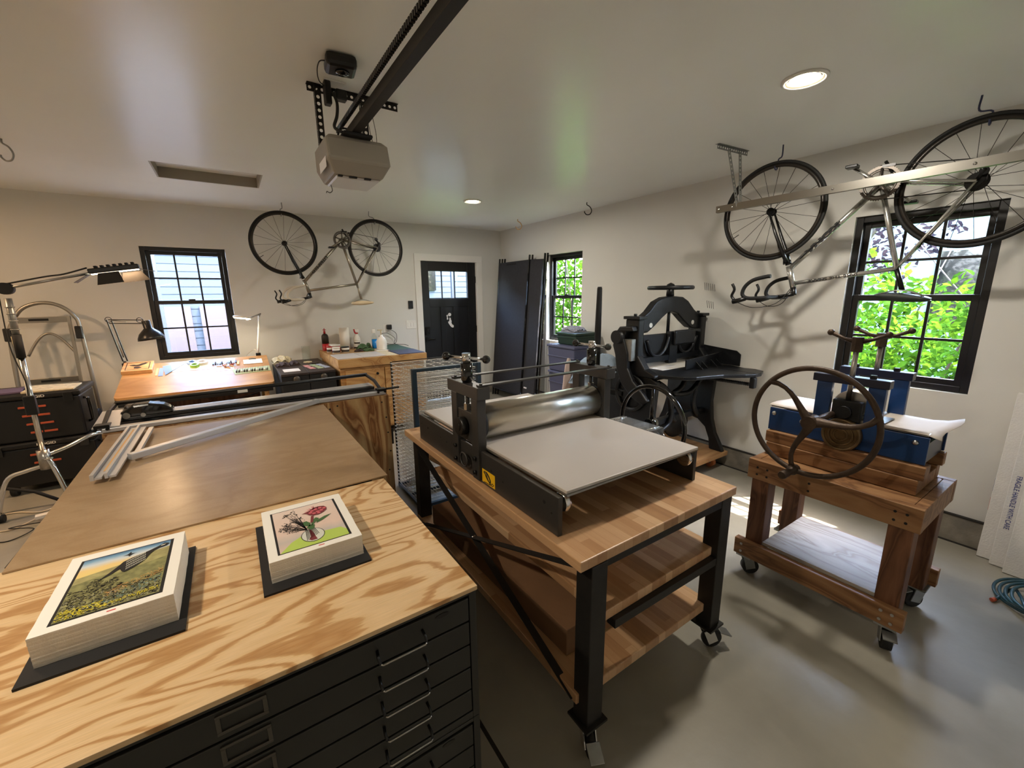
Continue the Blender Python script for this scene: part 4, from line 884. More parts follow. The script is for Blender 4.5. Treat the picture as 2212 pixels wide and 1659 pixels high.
# bed and front table
tz = .965
m = MB(); m.prism([(GX0 - .02, 2.62), (GX0 - .02, 2.2), (2.84, 2.04), (2.90, 1.93), (2.98, 1.87), (3.1, 1.84), (3.24, 1.80), (3.38, 1.70), (3.46, 1.66), (3.55, 1.66), (3.66, 1.70), (3.70, 1.78), (3.68, 1.86), (3.72, 2.0), (3.72, 2.62)], lambda u, v: (u, v, tz - .03), (0, 0, .03)); m.build('cutting_table', 'cast_black', gc, bev=.006)
MB().box(3.0, 3.62, 2.2, 2.6, tz + .001, tz + .004).build('cutting_stick', 'paper', gc)
MB().box(3.475, 3.483, 1.675, 2.25, tz, tz + .0015).build('table_slot', 'joint_dark', gc)
m = MB(); m.prism([(1.93, tz + .002), (2.3, tz + .002), (2.3, 1.13), (1.97, 1.1), (1.93, 1.07)], lambda u, v: (3.715, u, v), (.01, 0, 0)); m.build('side_fence', 'cast_black', gc, bev=.002)
MB().bar((3.17, 2.10, 1.01), (3.70, 2.12, 1.03), .014, .085).build('back_gauge', 'cast_black', gc, bev=.003)
for x in (3.3, 3.38, 3.52, 3.6):
    m = MB(); m.prism([(0, 0), (-.07, 0), (0, .06)], lambda u, v: (x, 2.09 + u, tz + .002 + v), (.008, 0, 0)).build('gauge_gusset', 'cast_black', gc)
m = MB(); m.tube([(3.46, 1.67, .875), (3.40, 2.4, .875)], .013, 10)
for k in range(46): y = 1.70 + k * .0145; x = 3.46 - .06 * (y - 1.67) / .73; m.torus((x, y, .875), (0, 1, 0), .013, .003, 12, 4)
m.build('lead_screw', 'cast_black', gc)
MB().box(3.435, 3.485, 1.655, 1.695, .845, tz - .031).build('screw_bracket', 'cast_black', gc, bev=.008)
# linkage arm and counterweight on the left
L = [(2.40, 1.30), (2.47, 1.27), (2.49, 1.18), (2.46, 1.10), (2.44, .98), (2.38, .86), (2.26, .76), (2.16, .72), (2.10, .76), (2.16, .82), (2.26, .90), (2.32, 1.0), (2.33, 1.12), (2.36, 1.2)]
MB().prism(L, lambda u, v: (2.69, u, v), (.045, 0, 0)).build('linkage_arm', 'cast_black', gc, bev=.012)
MB().cyl((2.66, 2.43, 1.255), (2.77, 2.43, 1.255), .055).build('linkage_pivot', 'cast_black', gc)
m = MB(); m.prism([(2.38, 1.24), (2.47, 1.29), (2.43, 1.34), (2.3, 1.35), (2.28, 1.31), (2.36, 1.30)], lambda u, v: (2.70, u, v), (.06, 0, 0)).build('rocker', 'cast_black', gc, bev=.01)
MB().box(2.71, 2.765, 2.30, 2.39, 1.06, 1.24).build('slide_block', 'galvanised', gc, bev=.004)
m = MB(); m.torus((2.78, 2.35, .78), (1, 0, 0), .15, .02, 40, 8)
for k in range(5): a = k * 1.256; m.tube([(2.78, 2.35, .78), (2.78, 2.35 + .15 * cos(a), .78 + .15 * sin(a))], .014, 6)
m.cyl((2.74, 2.35, .78), (2.84, 2.35, .78), .04); m.build('gear_wheel', 'cast_black', gc)
m = MB(); m.tube([(2.72, 2.70, .72), (2.72, 2.70, .90), (2.715, 2.69, 1.3), (2.71, 2.68, 1.655), (2.71, 2.68, 1.67)], [.028, .03, .028, .022, .017], 12); m.build('lever', 'black_matte', gc)
MB().bar((2.72, 2.70, .75), (2.8, 2.45, .75), .04, .05).build('lever_bracket', 'cast_black', gc, bev=.006)
m = MB(); m.prism([(2.9, .45), (3.05, .40), (3.35, .42), (3.45, .5), (3.4, .60), (3.0, .62)], lambda u, v: (u, 2.6, v), (0, .06, 0)).build('rear_casting', 'cast_black', gc, bev=.01)
# ---------------------------------------------------------------- timber cart with the blue press
ct = thing('timber_cart', 'heavy timber cart on castors carrying the blue etching press', 'cart', (2.58, .73, 0))
CX0, CX1, CY0, CY1, CT = 2.30, 2.83, .372, 1.09, .712
for x in (CX0, CX1 - .04):
    MB().box(x, x + .04, CY0, CY1, CT - .11, CT).build('top_rail', 'fir_lumber', ct, bev=.003)
for y in (CY0 + .001, CY1 - .041):
    MB().box(CX0 + .041, CX1 - .041, y, y + .04, CT - .11, CT - .001).build('end_rail', 'fir_lumber', ct, bev=.003)
for k in range(4): MB().box(CX0 + .041 + k * .1122, CX0 + .041 + k * .1122 + .1112, CY0 + .042, CY1 - .042, CT - .04, CT - .002).build('top_slat', 'fir_lumber', ct, bev=.003)
for x0 in (CX0 + .012, CX1 - .10):
    for y0 in (CY0 + .02, CY1 - .11):
        MB().box(x0, x0 + .088, y0, y0 + .088, .125, CT - .111).build('post', 'fir_upright', ct, bev=.004)
for x in (CX0 - .02, CX1 - .022):
    MB().box(x, x + .04, CY0 - .01, CY1 + .02, .13, .225).build('bottom_rail', 'fir_lumber', ct, bev=.003) if x < 2.5 else MB().box(x, x + .04, CY0 - .01, CY1 + .02, .13, .225).build('bottom_rail', 'fir_lumber', ct, bev=.003)
MB().box(CX0 + .021, CX1 - .025, CY0 + .109, CY1 - .111, .226, .242).build('bottom_shelf', 'ply_grey', ct, bev=.001)
for x, y, a in ((CX0 + .04, CY0 + .05, .4), (CX0 + .04, CY1 - .03, 2.4), (CX1 - .04, CY0 + .05, -.6), (CX1 - .04, CY1 - .03, 2.0)):
    d = Vector((-cos(a), -sin(a), 0)) * .02; n_ = Vector((-d.y, d.x, 0)).normalized()
    cs = MB().box(x - .045, x + .045, y - .04, y + .04, .112, .124).bar((x + n_.x * .024, y + n_.y * .024, .11), (x + n_.x * .024 + d.x, y + n_.y * .024 + d.y, .035), .004, .05, tuple(d)).bar((x - n_.x * .024, y - n_.y * .024, .11), (x - n_.x * .024 + d.x, y - n_.y * .024 + d.y, .035), .004, .05, tuple(d)).bar((x + d.x * 2.2, y + d.y * 2.2, .1), (x + d.x * 4.6, y + d.y * 4.6, .088), .05, .006).build('castor', 'galvanised', ct)
    q = Vector((x, y, .045)) + d
    MB().cyl(tuple(q - n_ * .018), tuple(q + n_ * .018), .044, n=24).build('wheel', 'rubber', cs)
m = MB()
for y in (CY0 + .05, CY0 + .09, CY0 + .42, CY1 - .05, CY1 - .1):
    for z in (CT - .04, CT - .08): m.cyl((CX0 + .0005, y, z), (CX0 - .0015, y, z), .006, n=8)
m.build('screw_heads', 'black_matte', ct)
m = MB()
for y in (CY0 + .03, CY0 + .07, CY1 - .02):
    for z in (.155, .2): m.cyl((CX0 - .0195, y, z), (CX0 - .024, y, z), .007, n=8)
m.build('lag_bolts', 'steel', ct)
# riser frame under the press
rs = thing('timber_riser', 'stacked timber riser frame between the cart and the blue press', 'riser', (2.66, .75, CT + .001))
for x0, x1 in ((2.44, 2.53), (2.74, 2.80)):
    MB().box(x0, x1, .435, 1.075, CT + .001, CT + .072).build('lower_beam', 'fir_lumber', rs, bev=.004)
    MB().box(x0 + .005, x1 - .005, .42, 1.085, CT + .073, CT + .135).build('upper_beam', 'fir_lumber', rs, bev=.004)
for y in (.436, 1.0): MB().box(2.531, 2.739, y, y + .07, CT + .002, CT + .06).build('cross_beam', 'fir_lumber', rs, bev=.003)
# blue press
bp = thing('blue_press', 'bright blue etching press with rusty spoked crank wheel', 'press', (2.65, .76, CT + .136))
bz0, bz1 = CT + .137, .985; bx0, bx1 = 2.475, 2.80
mz = bz0
for x, mt in ((bx0, 'blue_paint'), (bx1 - .012, 'blue_paint')):
    MB().box(x, x + .012, .432, 1.09, mz, .975).build('side_plate', mt, bp, bev=.002)
MB().box(bx0 + .012, bx1 - .012, .44, .452, mz, .94).build('end_plate', 'navy_paint', bp); MB().box(bx0 + .012, bx1 - .012, 1.07, 1.082, mz, .94).build('end_plate', 'navy_paint', bp)
m = MB()
for y, z in ((.475, .945), (1.065, .945), (.925, .93)): m.lathe([(0, 0), (.012, 0), (.01, .008), (0, .011)], (bx0, y, z), (-1, 0, 0), n=12)
m.build('bolt_heads', 'steel', bp)
MB().box(bx0 + .014, bx1 - .014, .44, 1.09, .978, .986).build('press_bed', 'steel', bp)
# curled felt paper on the bed
m = MB(); N = 14; vs = []
for i in range(N + 1):
    y = .395 + (1.10 - .395) * i / N; dz = .02 * max(0, (.47 - y) / .075) ** 1.4
    for j in range(7):
        x = bx0 + .005 + (.325) * j / 6; vs.append((x + (.03 if i < 2 and j > 3 else 0) * (2 - i) / 2, y + .012 * sin(j), .988 + dz * (j / 6 if i < 4 else 0) * 1.2 - (.0 if i > 0 else .014 * (1 - j / 6))))
m.add(vs, [(i * 7 + j, i * 7 + j + 1, (i + 1) * 7 + j + 1, (i + 1) * 7 + j) for i in range(N) for j in range(6)], True)
f = m.build('bed_paper', 'felt_paper', bp); f.modifiers.new('thickness', 'SOLIDIFY').thickness = .0015
MB().box(2.52, 2.66, .60, .73, .9925, .9945).build('zinc_plate', 'galvanised', bp)
for x, nm in ((bx0 - .012, 'near'), (bx1 - .005, 'far')):
    for y in (.845, .635):
        MB().box(x, x + .03, y - .033, y + .033, .90, 1.165).build('upright', 'blue_paint', bp, bev=.003)
    MB().box(x - .012, x + .045, .59, .895, 1.166, 1.205).build('crosshead', 'navy_paint', bp, bev=.003)
    for y in (.66, .83): MB().cyl((x + .015, y, 1.205), (x + .015, y, 1.222), .013, n=6, sm=False).build('bolt', 'hardware_black', bp)
    MB().box(x - .006, x + .034, .682, .80, .985, 1.085).build('bearing_block', 'black_matte', bp, bev=.006)
    MB().cyl((x - .007, .742, 1.03), (x - .03, .742, 1.03), .03).build('bearing_hub', 'cast_black', bp)
    MB().cyl((x + .014, .742, 1.086), (x + .014, .742, 1.375), .0115).build('screw_spindle', 'steel', bp)
    MB().cyl((x + .014, .742, 1.325), (x + .014, .742, 1.395), .024, n=8, sm=False).build('screw_boss', 'rust_iron', bp)
    for k in (-1, 1):
        dy = -.105 * k; ln = MB(); ln.tube([(x + .014, .742, 1.37), (x + .008 * k + .014, .742 + dy * .5, 1.385), (x + .014 + .012 * k, .742 + dy, 1.41)], [.014, .008, .010], 8).ball((x + .014 + .012 * k, .742 + dy * 1.03, 1.412), .0155)
        ln.build('turn_handle', 'rust_iron', bp)
MB().cyl((bx0 + .035, .742, 1.058), (bx1 - .012, .742, 1.058), .068, n=48).build('roller', 'roller_steel', bp)
m = MB(); m.cyl((bx0 - .0125, .74, .915), (bx0 - .035, .74, .915), .082, .078, n=40).torus((bx0 - .036, .74, .915), (1, 0, 0), .075, .007, 40, 8).torus((bx0 - .037, .74, .915), (1, 0, 0), .05, .004, 32, 6).torus((bx0 - .037, .74, .915), (1, 0, 0), .028, .004, 32, 6); m.build('gear_cover', 'brass_old', bp)
WC = Vector((2.20, .787, 1.01)); wr = .255
m = MB(); m.torus(WC, (1, .0, 0), wr, .0125, 72, 12).cyl(tuple(WC), (bx0 - .04, .787, 1.01), .016).cyl((2.17, .787, 1.01), (2.24, .787, 1.01), .032)
# curved spokes (angles in the y-z plane, y axis decreasing to the right of the picture)
for a in (radians(46), radians(168), radians(286)):
    pts = []
    for k in range(9):
        t = k / 8; aa = a + .42 * (1 - t) * t * 2 - .1; pts.append((2.20, WC.y + wr * t * cos(aa), WC.z + wr * t * sin(aa)))
    m.tube(pts, [.03, .026, .02, .017, .015, .014, .013, .014, .016], 10, flat=.75)
m.build('crank_wheel', 'rust_iron', bp)
m = MB(); a = radians(286 - 6); hp = Vector((2.20, WC.y + wr * cos(a), WC.z + wr * sin(a)))
m.tube([tuple(hp + Vector((.02, 0, 0))), tuple(hp + Vector((-.02, 0, 0))), tuple(hp + Vector((-.03, 0, 0))), tuple(hp + Vector((-.11, 0, 0))), tuple(hp + Vector((-.12, 0, 0)))], [.024, .024, .016, .02, .017], 12); m.build('crank_handle', 'rust_iron', bp)
# ---------------------------------------------------------------- bicycles hanging upside down from ceiling hooks
def bicycle(H1, yaw, tape, saddle, frm, fork, words, label, seatz, tilt=0., chain_far=False):
    u = Vector((cos(yaw), sin(yaw), 0)); v = Vector((-sin(yaw), cos(yaw), 0)); M = frame(H1, u, v, (0, 0, 1))
    r = thing('bicycle', label, 'bicycle', H1, yaw)
    R = .336; WB = 1.0
    def wheel(c, nm, n, rear):
        t = MB(M).torus((c, 0, 0), (0, 1, 0), R - .0115, .0115, 72, 8).build(nm, 'rubber', r)
        m = MB(M); prof = [(R - .022, -.009), (R - .022, .009), (R - .040, .007), (R - .044, 0), (R - .040, -.007)]
        vs = []; N = 72
        for i in range(N): vs += [(c + q * cos(2 * pi * i / N), w_, q * sin(2 * pi * i / N)) for q, w_ in prof]
        k = len(prof); m.add(vs, [(i * k + j, ((i + 1) % N) * k + j, ((i + 1) % N) * k + (j + 1) % k, i * k + (j + 1) % k) for i in range(N) for j in range(k)], True)
        m.build('rim', 'rim_dark', t)
        m = MB(M)
        for i in range(n):
            a = 2 * pi * i / n + .1; of = (.5 if rear else .12) * (1 if i % 4 < 2 else -1); h = .018 * (1 if i % 2 else -1)
            m.tube([(c + .022 * cos(a + of * 1.6), h, .022 * sin(a + of * 1.6)), (c + (R - .04) * cos(a), 0, (R - .04) * sin(a))], .0017, 4)
        m.build('spokes', 'spoke', t)
        MB(M).lathe([(.0, -.05), (.012, -.05), (.012, -.03), (.026, -.025), (.026, -.02), (.013, -.015), (.013, .015), (.026, .02), (.026, .025), (.012, .03), (.012, .05), (0, .05)], (c, 0, 0), (0, 1, 0), n=18).build('hub', 'hardware_black', t)
        MB(M).tube([(c + (R - .04) * cos(3.7), 0, (R - .04) * sin(3.7)), (c + (R - .085) * cos(3.7), 0, (R - .085) * sin(3.7))], .003, 5).build('valve', 'hardware_black', t)
    wheel(0, 'front_wheel', 18, False); wheel(WB, 'rear_wheel', 20, True)
    BB = (.597, 0, .067); FC = (.146, 0, -.365); HT = (.196, 0, -.53); SC = (.732, 0, -.43); hd = (.152, 0, -.385)
    m = MB(M); m.tube([hd, HT], .019, 12).tube([BB, (.158, 0, -.405)], .0175, 12).tube([BB, SC], .0145, 12).tube([(.188, 0, -.505), SC], .014, 12).cyl((BB[0], -.036, BB[2]), (BB[0], .036, BB[2]), .022)
    for s_ in (-1, 1):
        m.tube([(BB[0] + .02, .02 * s_, BB[2]), (BB[0] + .12, .045 * s_, BB[2] - .01), (WB, .062 * s_, 0)], .009, 8).tube([(SC[0], .015 * s_, SC[2]), (.80, .03 * s_, -.32), (WB, .062 * s_, 0)], .0075, 8)
    m.build('frame', frm, r)
    m = MB(M); m.tube([(.140, 0, -.345), (.15, 0, -.375)], .02, 10)
    for s_ in (-1, 1): m.tube([(.143, .02 * s_, -.36), (.12, .045 * s_, -.30), (.06, .05 * s_, -.16), (0, .052 * s_, 0)], [.015, .014, .011, .007], 8, flat=.7)
    m.build('fork', fork, r)
    MB(M).tube([HT, (.204, 0, -.575), (.205, 0, -.585)], .017, 10).build('headset', 'hardware_black', r)
    MB(M).tube([(.203, 0, -.575), (.16, 0, -.588), (.10, 0, -.598)], [.016, .013, .015], 10).build('stem', 'hardware_black', r)
    for s_ in (-1, 1):
        pts = spline([(.10, 0, -.598), (.10, .12 * s_, -.598), (.098, .19 * s_, -.600), (.06, .21 * s_, -.603), (-.02, .212 * s_, -.603), (-.055, .213 * s_, -.575), (-.04, .213 * s_, -.52), (.01, .213 * s_, -.478), (.09, .213 * s_, -.458), (.12, .213 * s_, -.455)], 4)
        MB(M).tube(pts, .0135, 8).build('handlebar', tape, r)
        m = MB(M); m.tube([(-.03, .213 * s_, -.606), (-.085, .213 * s_, -.622), (-.118, .213 * s_, -.628)], [.015, .017, .018], 8).tube(spline([(-.11, .213 * s_, -.615), (-.128, .213 * s_, -.585), (-.112, .215 * s_, -.54), (-.13, .217 * s_, -.50)], 4), [.01] * 13, 6, flat=.5)
        m.build('brake_lever', 'hardware_black', r)
        MB(M).tube(spline([(-.1, .2 * s_, -.63), (.0, .15 * s_, -.67), (.12, .06 * s_, -.64), (.19, .01, -.52)], 5), .0025, 5).build('brake_cable', 'cord_black', r)
    MB(M).tube([SC, (.775, 0, seatz + .035)], .0135, 10).build('seat_post', 'hardware_black' if saddle == 'saddle_green' else 'bike_grey', r)
    # saddle (upside down): long profile widened towards the tail
    m = MB(M); vs = []; N = 12; K = 10; rot = lambda x, z: (.775 + (x - .775) * cos(tilt) - (z - seatz) * sin(tilt), seatz + (x - .775) * sin(tilt) + (z - seatz) * cos(tilt))
    for i in range(N + 1):
        t = i / N; x = .648 + .262 * t; wd = .018 + .05 * max(0, (t - .45) / .55) ** 1.3 + .008 * min(1, t * 3); hh = .016 + .012 * sin(pi * min(1, t * 1.1))
        if i in (0, N): wd *= .5; hh *= .5
        for k in range(K):
            a = 2 * pi * k / K; X, Z = rot(x, seatz - .006 + hh * sin(a)); vs.append((X, wd * cos(a), Z))
    m.add(vs, [(i * K + k, i * K + (k + 1) % K, (i + 1) * K + (k + 1) % K, (i + 1) * K + k) for i in range(N) for k in range(K)] + [tuple(range(K)), tuple(N * K + k for k in reversed(range(K)))], True)
    sd = m.build('saddle', saddle, r)
    m = MB(M)
    for s_ in (-1, 1): m.tube(spline([(*rot(.67, seatz + .006), 0)[:1] + (.01 * s_,) + rot(.67, seatz + .006)[1:], (rot(.74, seatz + .032)[0], .022 * s_, rot(.74, seatz + .032)[1]), (rot(.81, seatz + .032)[0], .022 * s_, rot(.81, seatz + .032)[1]), (rot(.88, seatz + .008)[0], .03 * s_, rot(.88, seatz + .008)[1])], 4), .0035, 5)
    m.build('saddle_rails', 'steel', sd)
    # crankset on the drive side (-y)
    m = MB(M); N = 50; c = BB; cr = .1; vs = []
    for q, yy in ((cr, -.052), (cr, -.048)):
        for i in range(N * 2):
            a = pi * i / N; rr = q - (.005 if i % 2 else 0); vs.append((c[0] + rr * cos(a), yy, c[2] + rr * sin(a)))
    inner = []
    for yy in (-.052, -.048):
        for i in range(N * 2): a = pi * i / N; inner.append((c[0] + (cr - .018) * cos(a), yy, c[2] + (cr - .018) * sin(a)))
    vs += inner; Q = 2 * N; fs = []
    for i in range(Q):
        j = (i + 1) % Q; fs += [(i, j, 2 * Q + j, 2 * Q + i), (Q + j, Q + i, 3 * Q + i, 3 * Q + j), (i, Q + i, Q + j, j), (2 * Q + j, 3 * Q + j, 3 * Q + i, 2 * Q + i)]
    m.add(vs, fs); m.torus((c[0], -.042, c[2]), (0, 1, 0), .074, .006, 40, 6, flat=.4)
    for k in range(5): a = 2 * pi * k / 5 + .3; m.tube([(c[0], -.05, c[2]), (c[0] + .085 * cos(a), -.05, c[2] + .085 * sin(a))], [.014, .009], 6, flat=.5)
    cs = m.build('chainring', 'chainring_metal', r)
    a0 = 2.45 if chain_far else 3.75
    for s_, aa in ((-1, a0), (1, a0 + pi)):
        e = (c[0] + .17 * cos(aa), .075 * s_, c[2] + .17 * sin(aa))
        MB(M).tube([(c[0], .058 * s_, c[2]), (c[0] + .08 * cos(aa), .066 * s_, c[2] + .08 * sin(aa)), e], [.016, .011, .012], 8, flat=.6).build('crank_arm', frm, r)
        pd = MB(M); pd.box(e[0] - .03, e[0] + .03, min(.08 * s_, .14 * s_), max(.08 * s_, .14 * s_), e[2] - .009, e[2] + .009); pd.build('pedal', 'hardware_black', r, bev=.004)
    m = MB(M)
    for k in range(5): rr = .048 - k * .006; m.lathe([(rr - .012, 0), (rr, 0), (rr, .002), (rr - .012, .002)], (WB, -.03 - k * .0045 - .002, 0), (0, 1, 0), n=24, sm=False)
    m.build('cassette', 'hardware_black', r)
    m = MB(M); m.tube([(WB, -.05, .01), (WB + .02, -.055, .05), (WB - .01, -.055, .09)], [.01, .012, .01], 8).cyl((WB + .02, -.05, .045), (WB + .02, -.06, .045), .02).cyl((WB - .01, -.05, .095), (WB - .01, -.06, .095), .02).build('rear_derailleur', 'hardware_black', r)
    m = MB(M); m.tube([(c[0] - .01, -.05, c[2] + .099), (WB - .01, -.052, .112)], .003, 5).tube([(c[0] + .03, -.05, c[2] - .094), (WB, -.045, -.04)], .003, 5).tube([(WB - .01, -.052, .075), (WB + .035, -.05, .05), (WB + .036, -.045, .0), (WB, -.045, -.04)], .003, 5); m.build('chain', 'table_steel', r)
    m = MB(M); m.tube([(BB[0] + .05, -.04, BB[2] + .05), (BB[0] + .01, -.045, BB[2] + .12)], .009, 6).box(BB[0] - .0, BB[0] + .06, -.055, -.04, BB[2] + .085, BB[2] + .1).build('front_derailleur', 'hardware_black', r)
    for q in ((.118, -.352), (.80, -.31)):
        m = MB(M)
        for s_ in (-1, 1): m.tube([(q[0], 0, q[1] - .015), (q[0] + .01, .03 * s_, q[1]), (q[0] + .005 if q[0] < .5 else q[0] + .03, .024 * s_, q[1] + .05)], .007, 6)
        m.build('brake_caliper', 'hardware_black', r)
    m = MB(M); m.tube([(.22, -.02, -.34), (.42, -.02, -.12)], .003, 5).build('shift_cable', 'cord_black', r)
    # lettering on the down tube and the top tube, drive side
    def word(s, size, p0, p1, t, off, sq=1., bold=0., mat='ink'):
        a = Vector(p0); b = Vector(p1); d = (b - a).normalized(); X = (u * d.x + Vector((0, 0, 1)) * d.z); Z = -v; Y = Z.cross(X)
        P = Vector(H1) + u * (a.x + (b.x - a.x) * t) + Vector((0, 0, 1)) * (a.z + (b.z - a.z) * t) - v * off
        text(s, size, frame(P, X, Y, Z), mat, r, squash=sq, bold=bold)
    for wd in words: word(*wd)
    for c in (0, WB):
        P = lambda s, y, z: tuple(M @ Vector((s, y, z)))
        hk = MB().tube(spline([P(c + .02 if c == 0 else c - .05, .02, HC - H1[2] - .001), P(c + .02 if c == 0 else c - .05, .02, R + .03), P(c, .02, R + .012), P(c, .01, R - .05), P(c, -.02, R - .058), P(c, -.035, R - .04)], 5), .0045, 6)
        hk.build('bicycle_hook', 'galvanised' if yaw > -1 else 'mat_blue', label='%s ceiling hook holding the %s wheel of the %s bicycle' % (('steel', 'front' if c == 0 else 'rear', 'left, dark-grey') if yaw > -1 else ('blue', 'front' if c == 0 else 'rear', 'right, silver')), cat='hook', group='ceiling hooks holding the bicycles')
    return r
DT = ((.597, 0, .067), (.158, 0, -.405)); TTB = ((.732, 0, -.43), (.188, 0, -.505))
bicycle((.596, 5.358, 2.187), .017, 'bar_tape_white', 'saddle_cream', 'bike_grey', 'hardware_black', [('LITESPEED', .044, DT[0], DT[1], .60, .0180, 1.28, .0006)], 'dark titanium road bicycle with cream saddle hanging upside down by the back wall', -.648, .02)
bicycle((3.325, 1.614, 2.171), -1.477, 'black_matte', 'saddle_green', 'bike_silver', 'hardware_black', [('KONA', .040, DT[0], DT[1], .60, .0180, 2.0, .0026), ('JAKE THE SNAKE', .024, TTB[0], TTB[1], .58, .0145, 1.5, .0004)], 'silver bicycle with dark green saddle hanging upside down by the right window', -.596, -.09, True)
# ---------------------------------------------------------------- garage door opener
op = thing('garage_door_opener', 'taupe garage door opener motor unit hanging from perforated brackets', 'door opener', (.59, 2.3, 2.17))
m = MB(); ox0, ox1, oy0, oy1, oz0, oz1 = .452, .735, 2.13, 2.43, 2.165, 2.33
vs = []
for z, a, b, c_, d in ((oz0 + .0, .03, .05, .03, .0), (oz0 + .055, .0, .0, .0, .0), (oz1 - .02, .0, .03, .0, .0), (oz1, .02, .05, .02, .02)):
    vs += [(ox0 + a, oy0 + b + .0, z), (ox1 - c_, oy0 + b, z), (ox1 - c_, oy1 - d, z), (ox0 + a, oy1 - d, z)]
m.add(vs, [(3, 2, 1, 0), (12, 13, 14, 15)] + [(i * 4 + k, i * 4 + (k + 1) % 4, (i + 1) * 4 + (k + 1) % 4, (i + 1) * 4 + k) for i in range(3) for k in range(4)])
m.build('housing', 'opener_body', op, bev=.01)
MB().hexa([(.50, 2.205, 2.156), (.69, 2.205, 2.156), (.69, 2.41, 2.156), (.50, 2.41, 2.156), (.495, 2.2, 2.164), (.695, 2.2, 2.164), (.695, 2.415, 2.164), (.495, 2.415, 2.164)]).build('light_lens', 'opener_lens', op)
for a, b in ((.50, .52), (.55, .585), (.62, .65)): MB().box(a, b, 2.185, 2.199, 2.158, 2.1645).build('control_button', 'black_matte', op)
MB().hexa([(.4515, 2.18, 2.19), (.4515, 2.33, 2.19), (.451, 2.33, 2.235), (.451, 2.18, 2.235), (.4505, 2.18, 2.19), (.4505, 2.33, 2.19), (.45, 2.33, 2.235), (.45, 2.18, 2.235)]).build('service_label', 'figure_white', op)
m = MB(); m.perf((.44, 2.40, 2.592), (.885, 2.41, 2.592), (0, 0, -.034), (0, 1, 0), 16, .26).perf((.44, 2.402, 2.609), (.885, 2.412, 2.609), (0, .034, 0), (0, 0, -1), 16, .26); m.build('ceiling_angle', 'table_steel', op)
for x in (.487, .70):
    m = MB(); m.perf((x, 2.398, 2.60), (x + (.008 if x > .6 else 0), 2.398, 2.334), (.03, 0, 0), (0, -1, 0), 9, .27); m.perf((x - .016, 2.40, 2.60), (x - .016, 2.40, 2.334), (0, .03, 0), (1, 0, 0), 9, .27); m.build('hanging_strap', 'table_steel', op)
MB().box(.568, .608, -.95, 2.36, 2.345, 2.385).build('rail', 'table_steel', op, bev=.002)
m = MB(); N = 300
for i in range(N):
    y = 2.33 - i * .017
    if y < -.9: break
    m.box(.542, .556, y - .0052, y + .0052, 2.388, 2.408)
m.tube([(.549, 2.34, 2.398), (.549, -.9, 2.398)], .002, 5); m.build('drive_chain', 'hardware_black', op, )
bpy.context.scene.objects['drive_chain']['kind'] = 'stuff'
MB().box(.53, .66, 2.14, 2.22, 2.331, 2.344).build('rail_mount', 'black_matte', op, bev=.004)
m = MB(); m.tube(spline([(.535, 2.3, 2.55), (.545, 2.28, 2.5), (.53, 2.24, 2.43), (.505, 2.2, 2.37), (.52, 2.17, 2.345), (.54, 2.165, 2.34)], 6), .007, 8).build('power_cord', 'cord_black', op)
m = MB(); m.tube([(.535 + .0, 2.27, 2.345)] + [(.57 + .035 * cos(a), 2.27, 2.36 + .035 * sin(a)) for a in [pi - k * .35 for k in range(9)]], .0045, 6).build('cable_loop', 'cord_black', op)
m = MB(); m.tube(spline([(.72, 2.41, 2.57), (.725, 2.41, 2.48), (.735, 2.39, 2.39), (.745, 2.36, 2.33)], 6), .0015, 4).tube(spline([(.74, 2.41, 2.57), (.76, 2.41, 2.45), (.755, 2.39, 2.39), (.75, 2.36, 2.33)], 6), .0015, 4).build('sensor_wires', 'cord_black', op)
MB().tube(spline([(.50, 2.36, 2.156), (.505, 2.36, 2.13), (.49, 2.35, 2.115), (.475, 2.34, 2.118), (.472, 2.34, 2.11)], 5), .0018, 5).build('antenna_wire', 'cord_black', op)
m = MB(); m.box(.50, .53, 2.30, 2.345, 2.50, 2.60).box(.55, .60, 2.30, 2.345, 2.53, 2.575); m.build('plug', 'black_plastic', op, bev=.006)
rb = thing('wifi_hub', 'small black box with glossy lens fixed to the ceiling above the opener', 'hub', (.53, 2.1, 2.55))
MB().obox((.53, 2.10, 2.582), (.125, .115, .052), (0, 0, -.12)).build('body', 'black_plastic', rb, bev=.016)
MB().lathe([(0, 0), (.03, 0), (.026, .007), (0, .01)], (.535, 2.1, 2.5555), (0, 0, -1), n=24).build('lens', 'black_gloss', rb)
MB().tube(spline([(.47, 2.1, 2.585), (.448, 2.11, 2.58), (.45, 2.18, 2.575), (.47, 2.26, 2.57), (.50, 2.3, 2.57)], 6), .0025, 5).build('cable', 'cord_black', rb)
MB().box(.50, .60, 2.305, 2.375, 2.601, 2.609).build('ceiling_outlet', 'white_trim', label='white outlet plate on the ceiling behind the opener bracket', cat='outlet')
# ---------------------------------------------------------------- garage door track
tr = thing('door_track', 'galvanised garage door track hanging from the ceiling across the right bicycle', 'track', (3.2, .5, 2.2))
m = MB(); m.box(3.185, 3.188, -.95, 1.955, 2.203, 2.25).box(3.188, 3.215, -.95, 1.955, 2.247, 2.25).box(3.188, 3.215, -.95, 1.955, 2.203, 2.206); m.build('channel', 'track_metal', tr)
m = MB()
for y in (1.93, 1.83, 1.2, .6): m.lathe([(0, 0), (.008, 0), (.006, .005), (0, .006)], (3.185, y, 2.226), (-1, 0, 0), n=10)
m.build('track_bolts', 'chrome', tr)
m = MB(); m.perf((2.93, 1.825, 2.592), (3.27, 1.80, 2.592), (0, 0, -.03), (0, 1, 0), 14, .28).perf((2.93, 1.828, 2.609), (3.27, 1.803, 2.609), (0, .03, 0), (0, 0, -1), 14, .28); m.build('ceiling_angle', 'galvanised', tr)
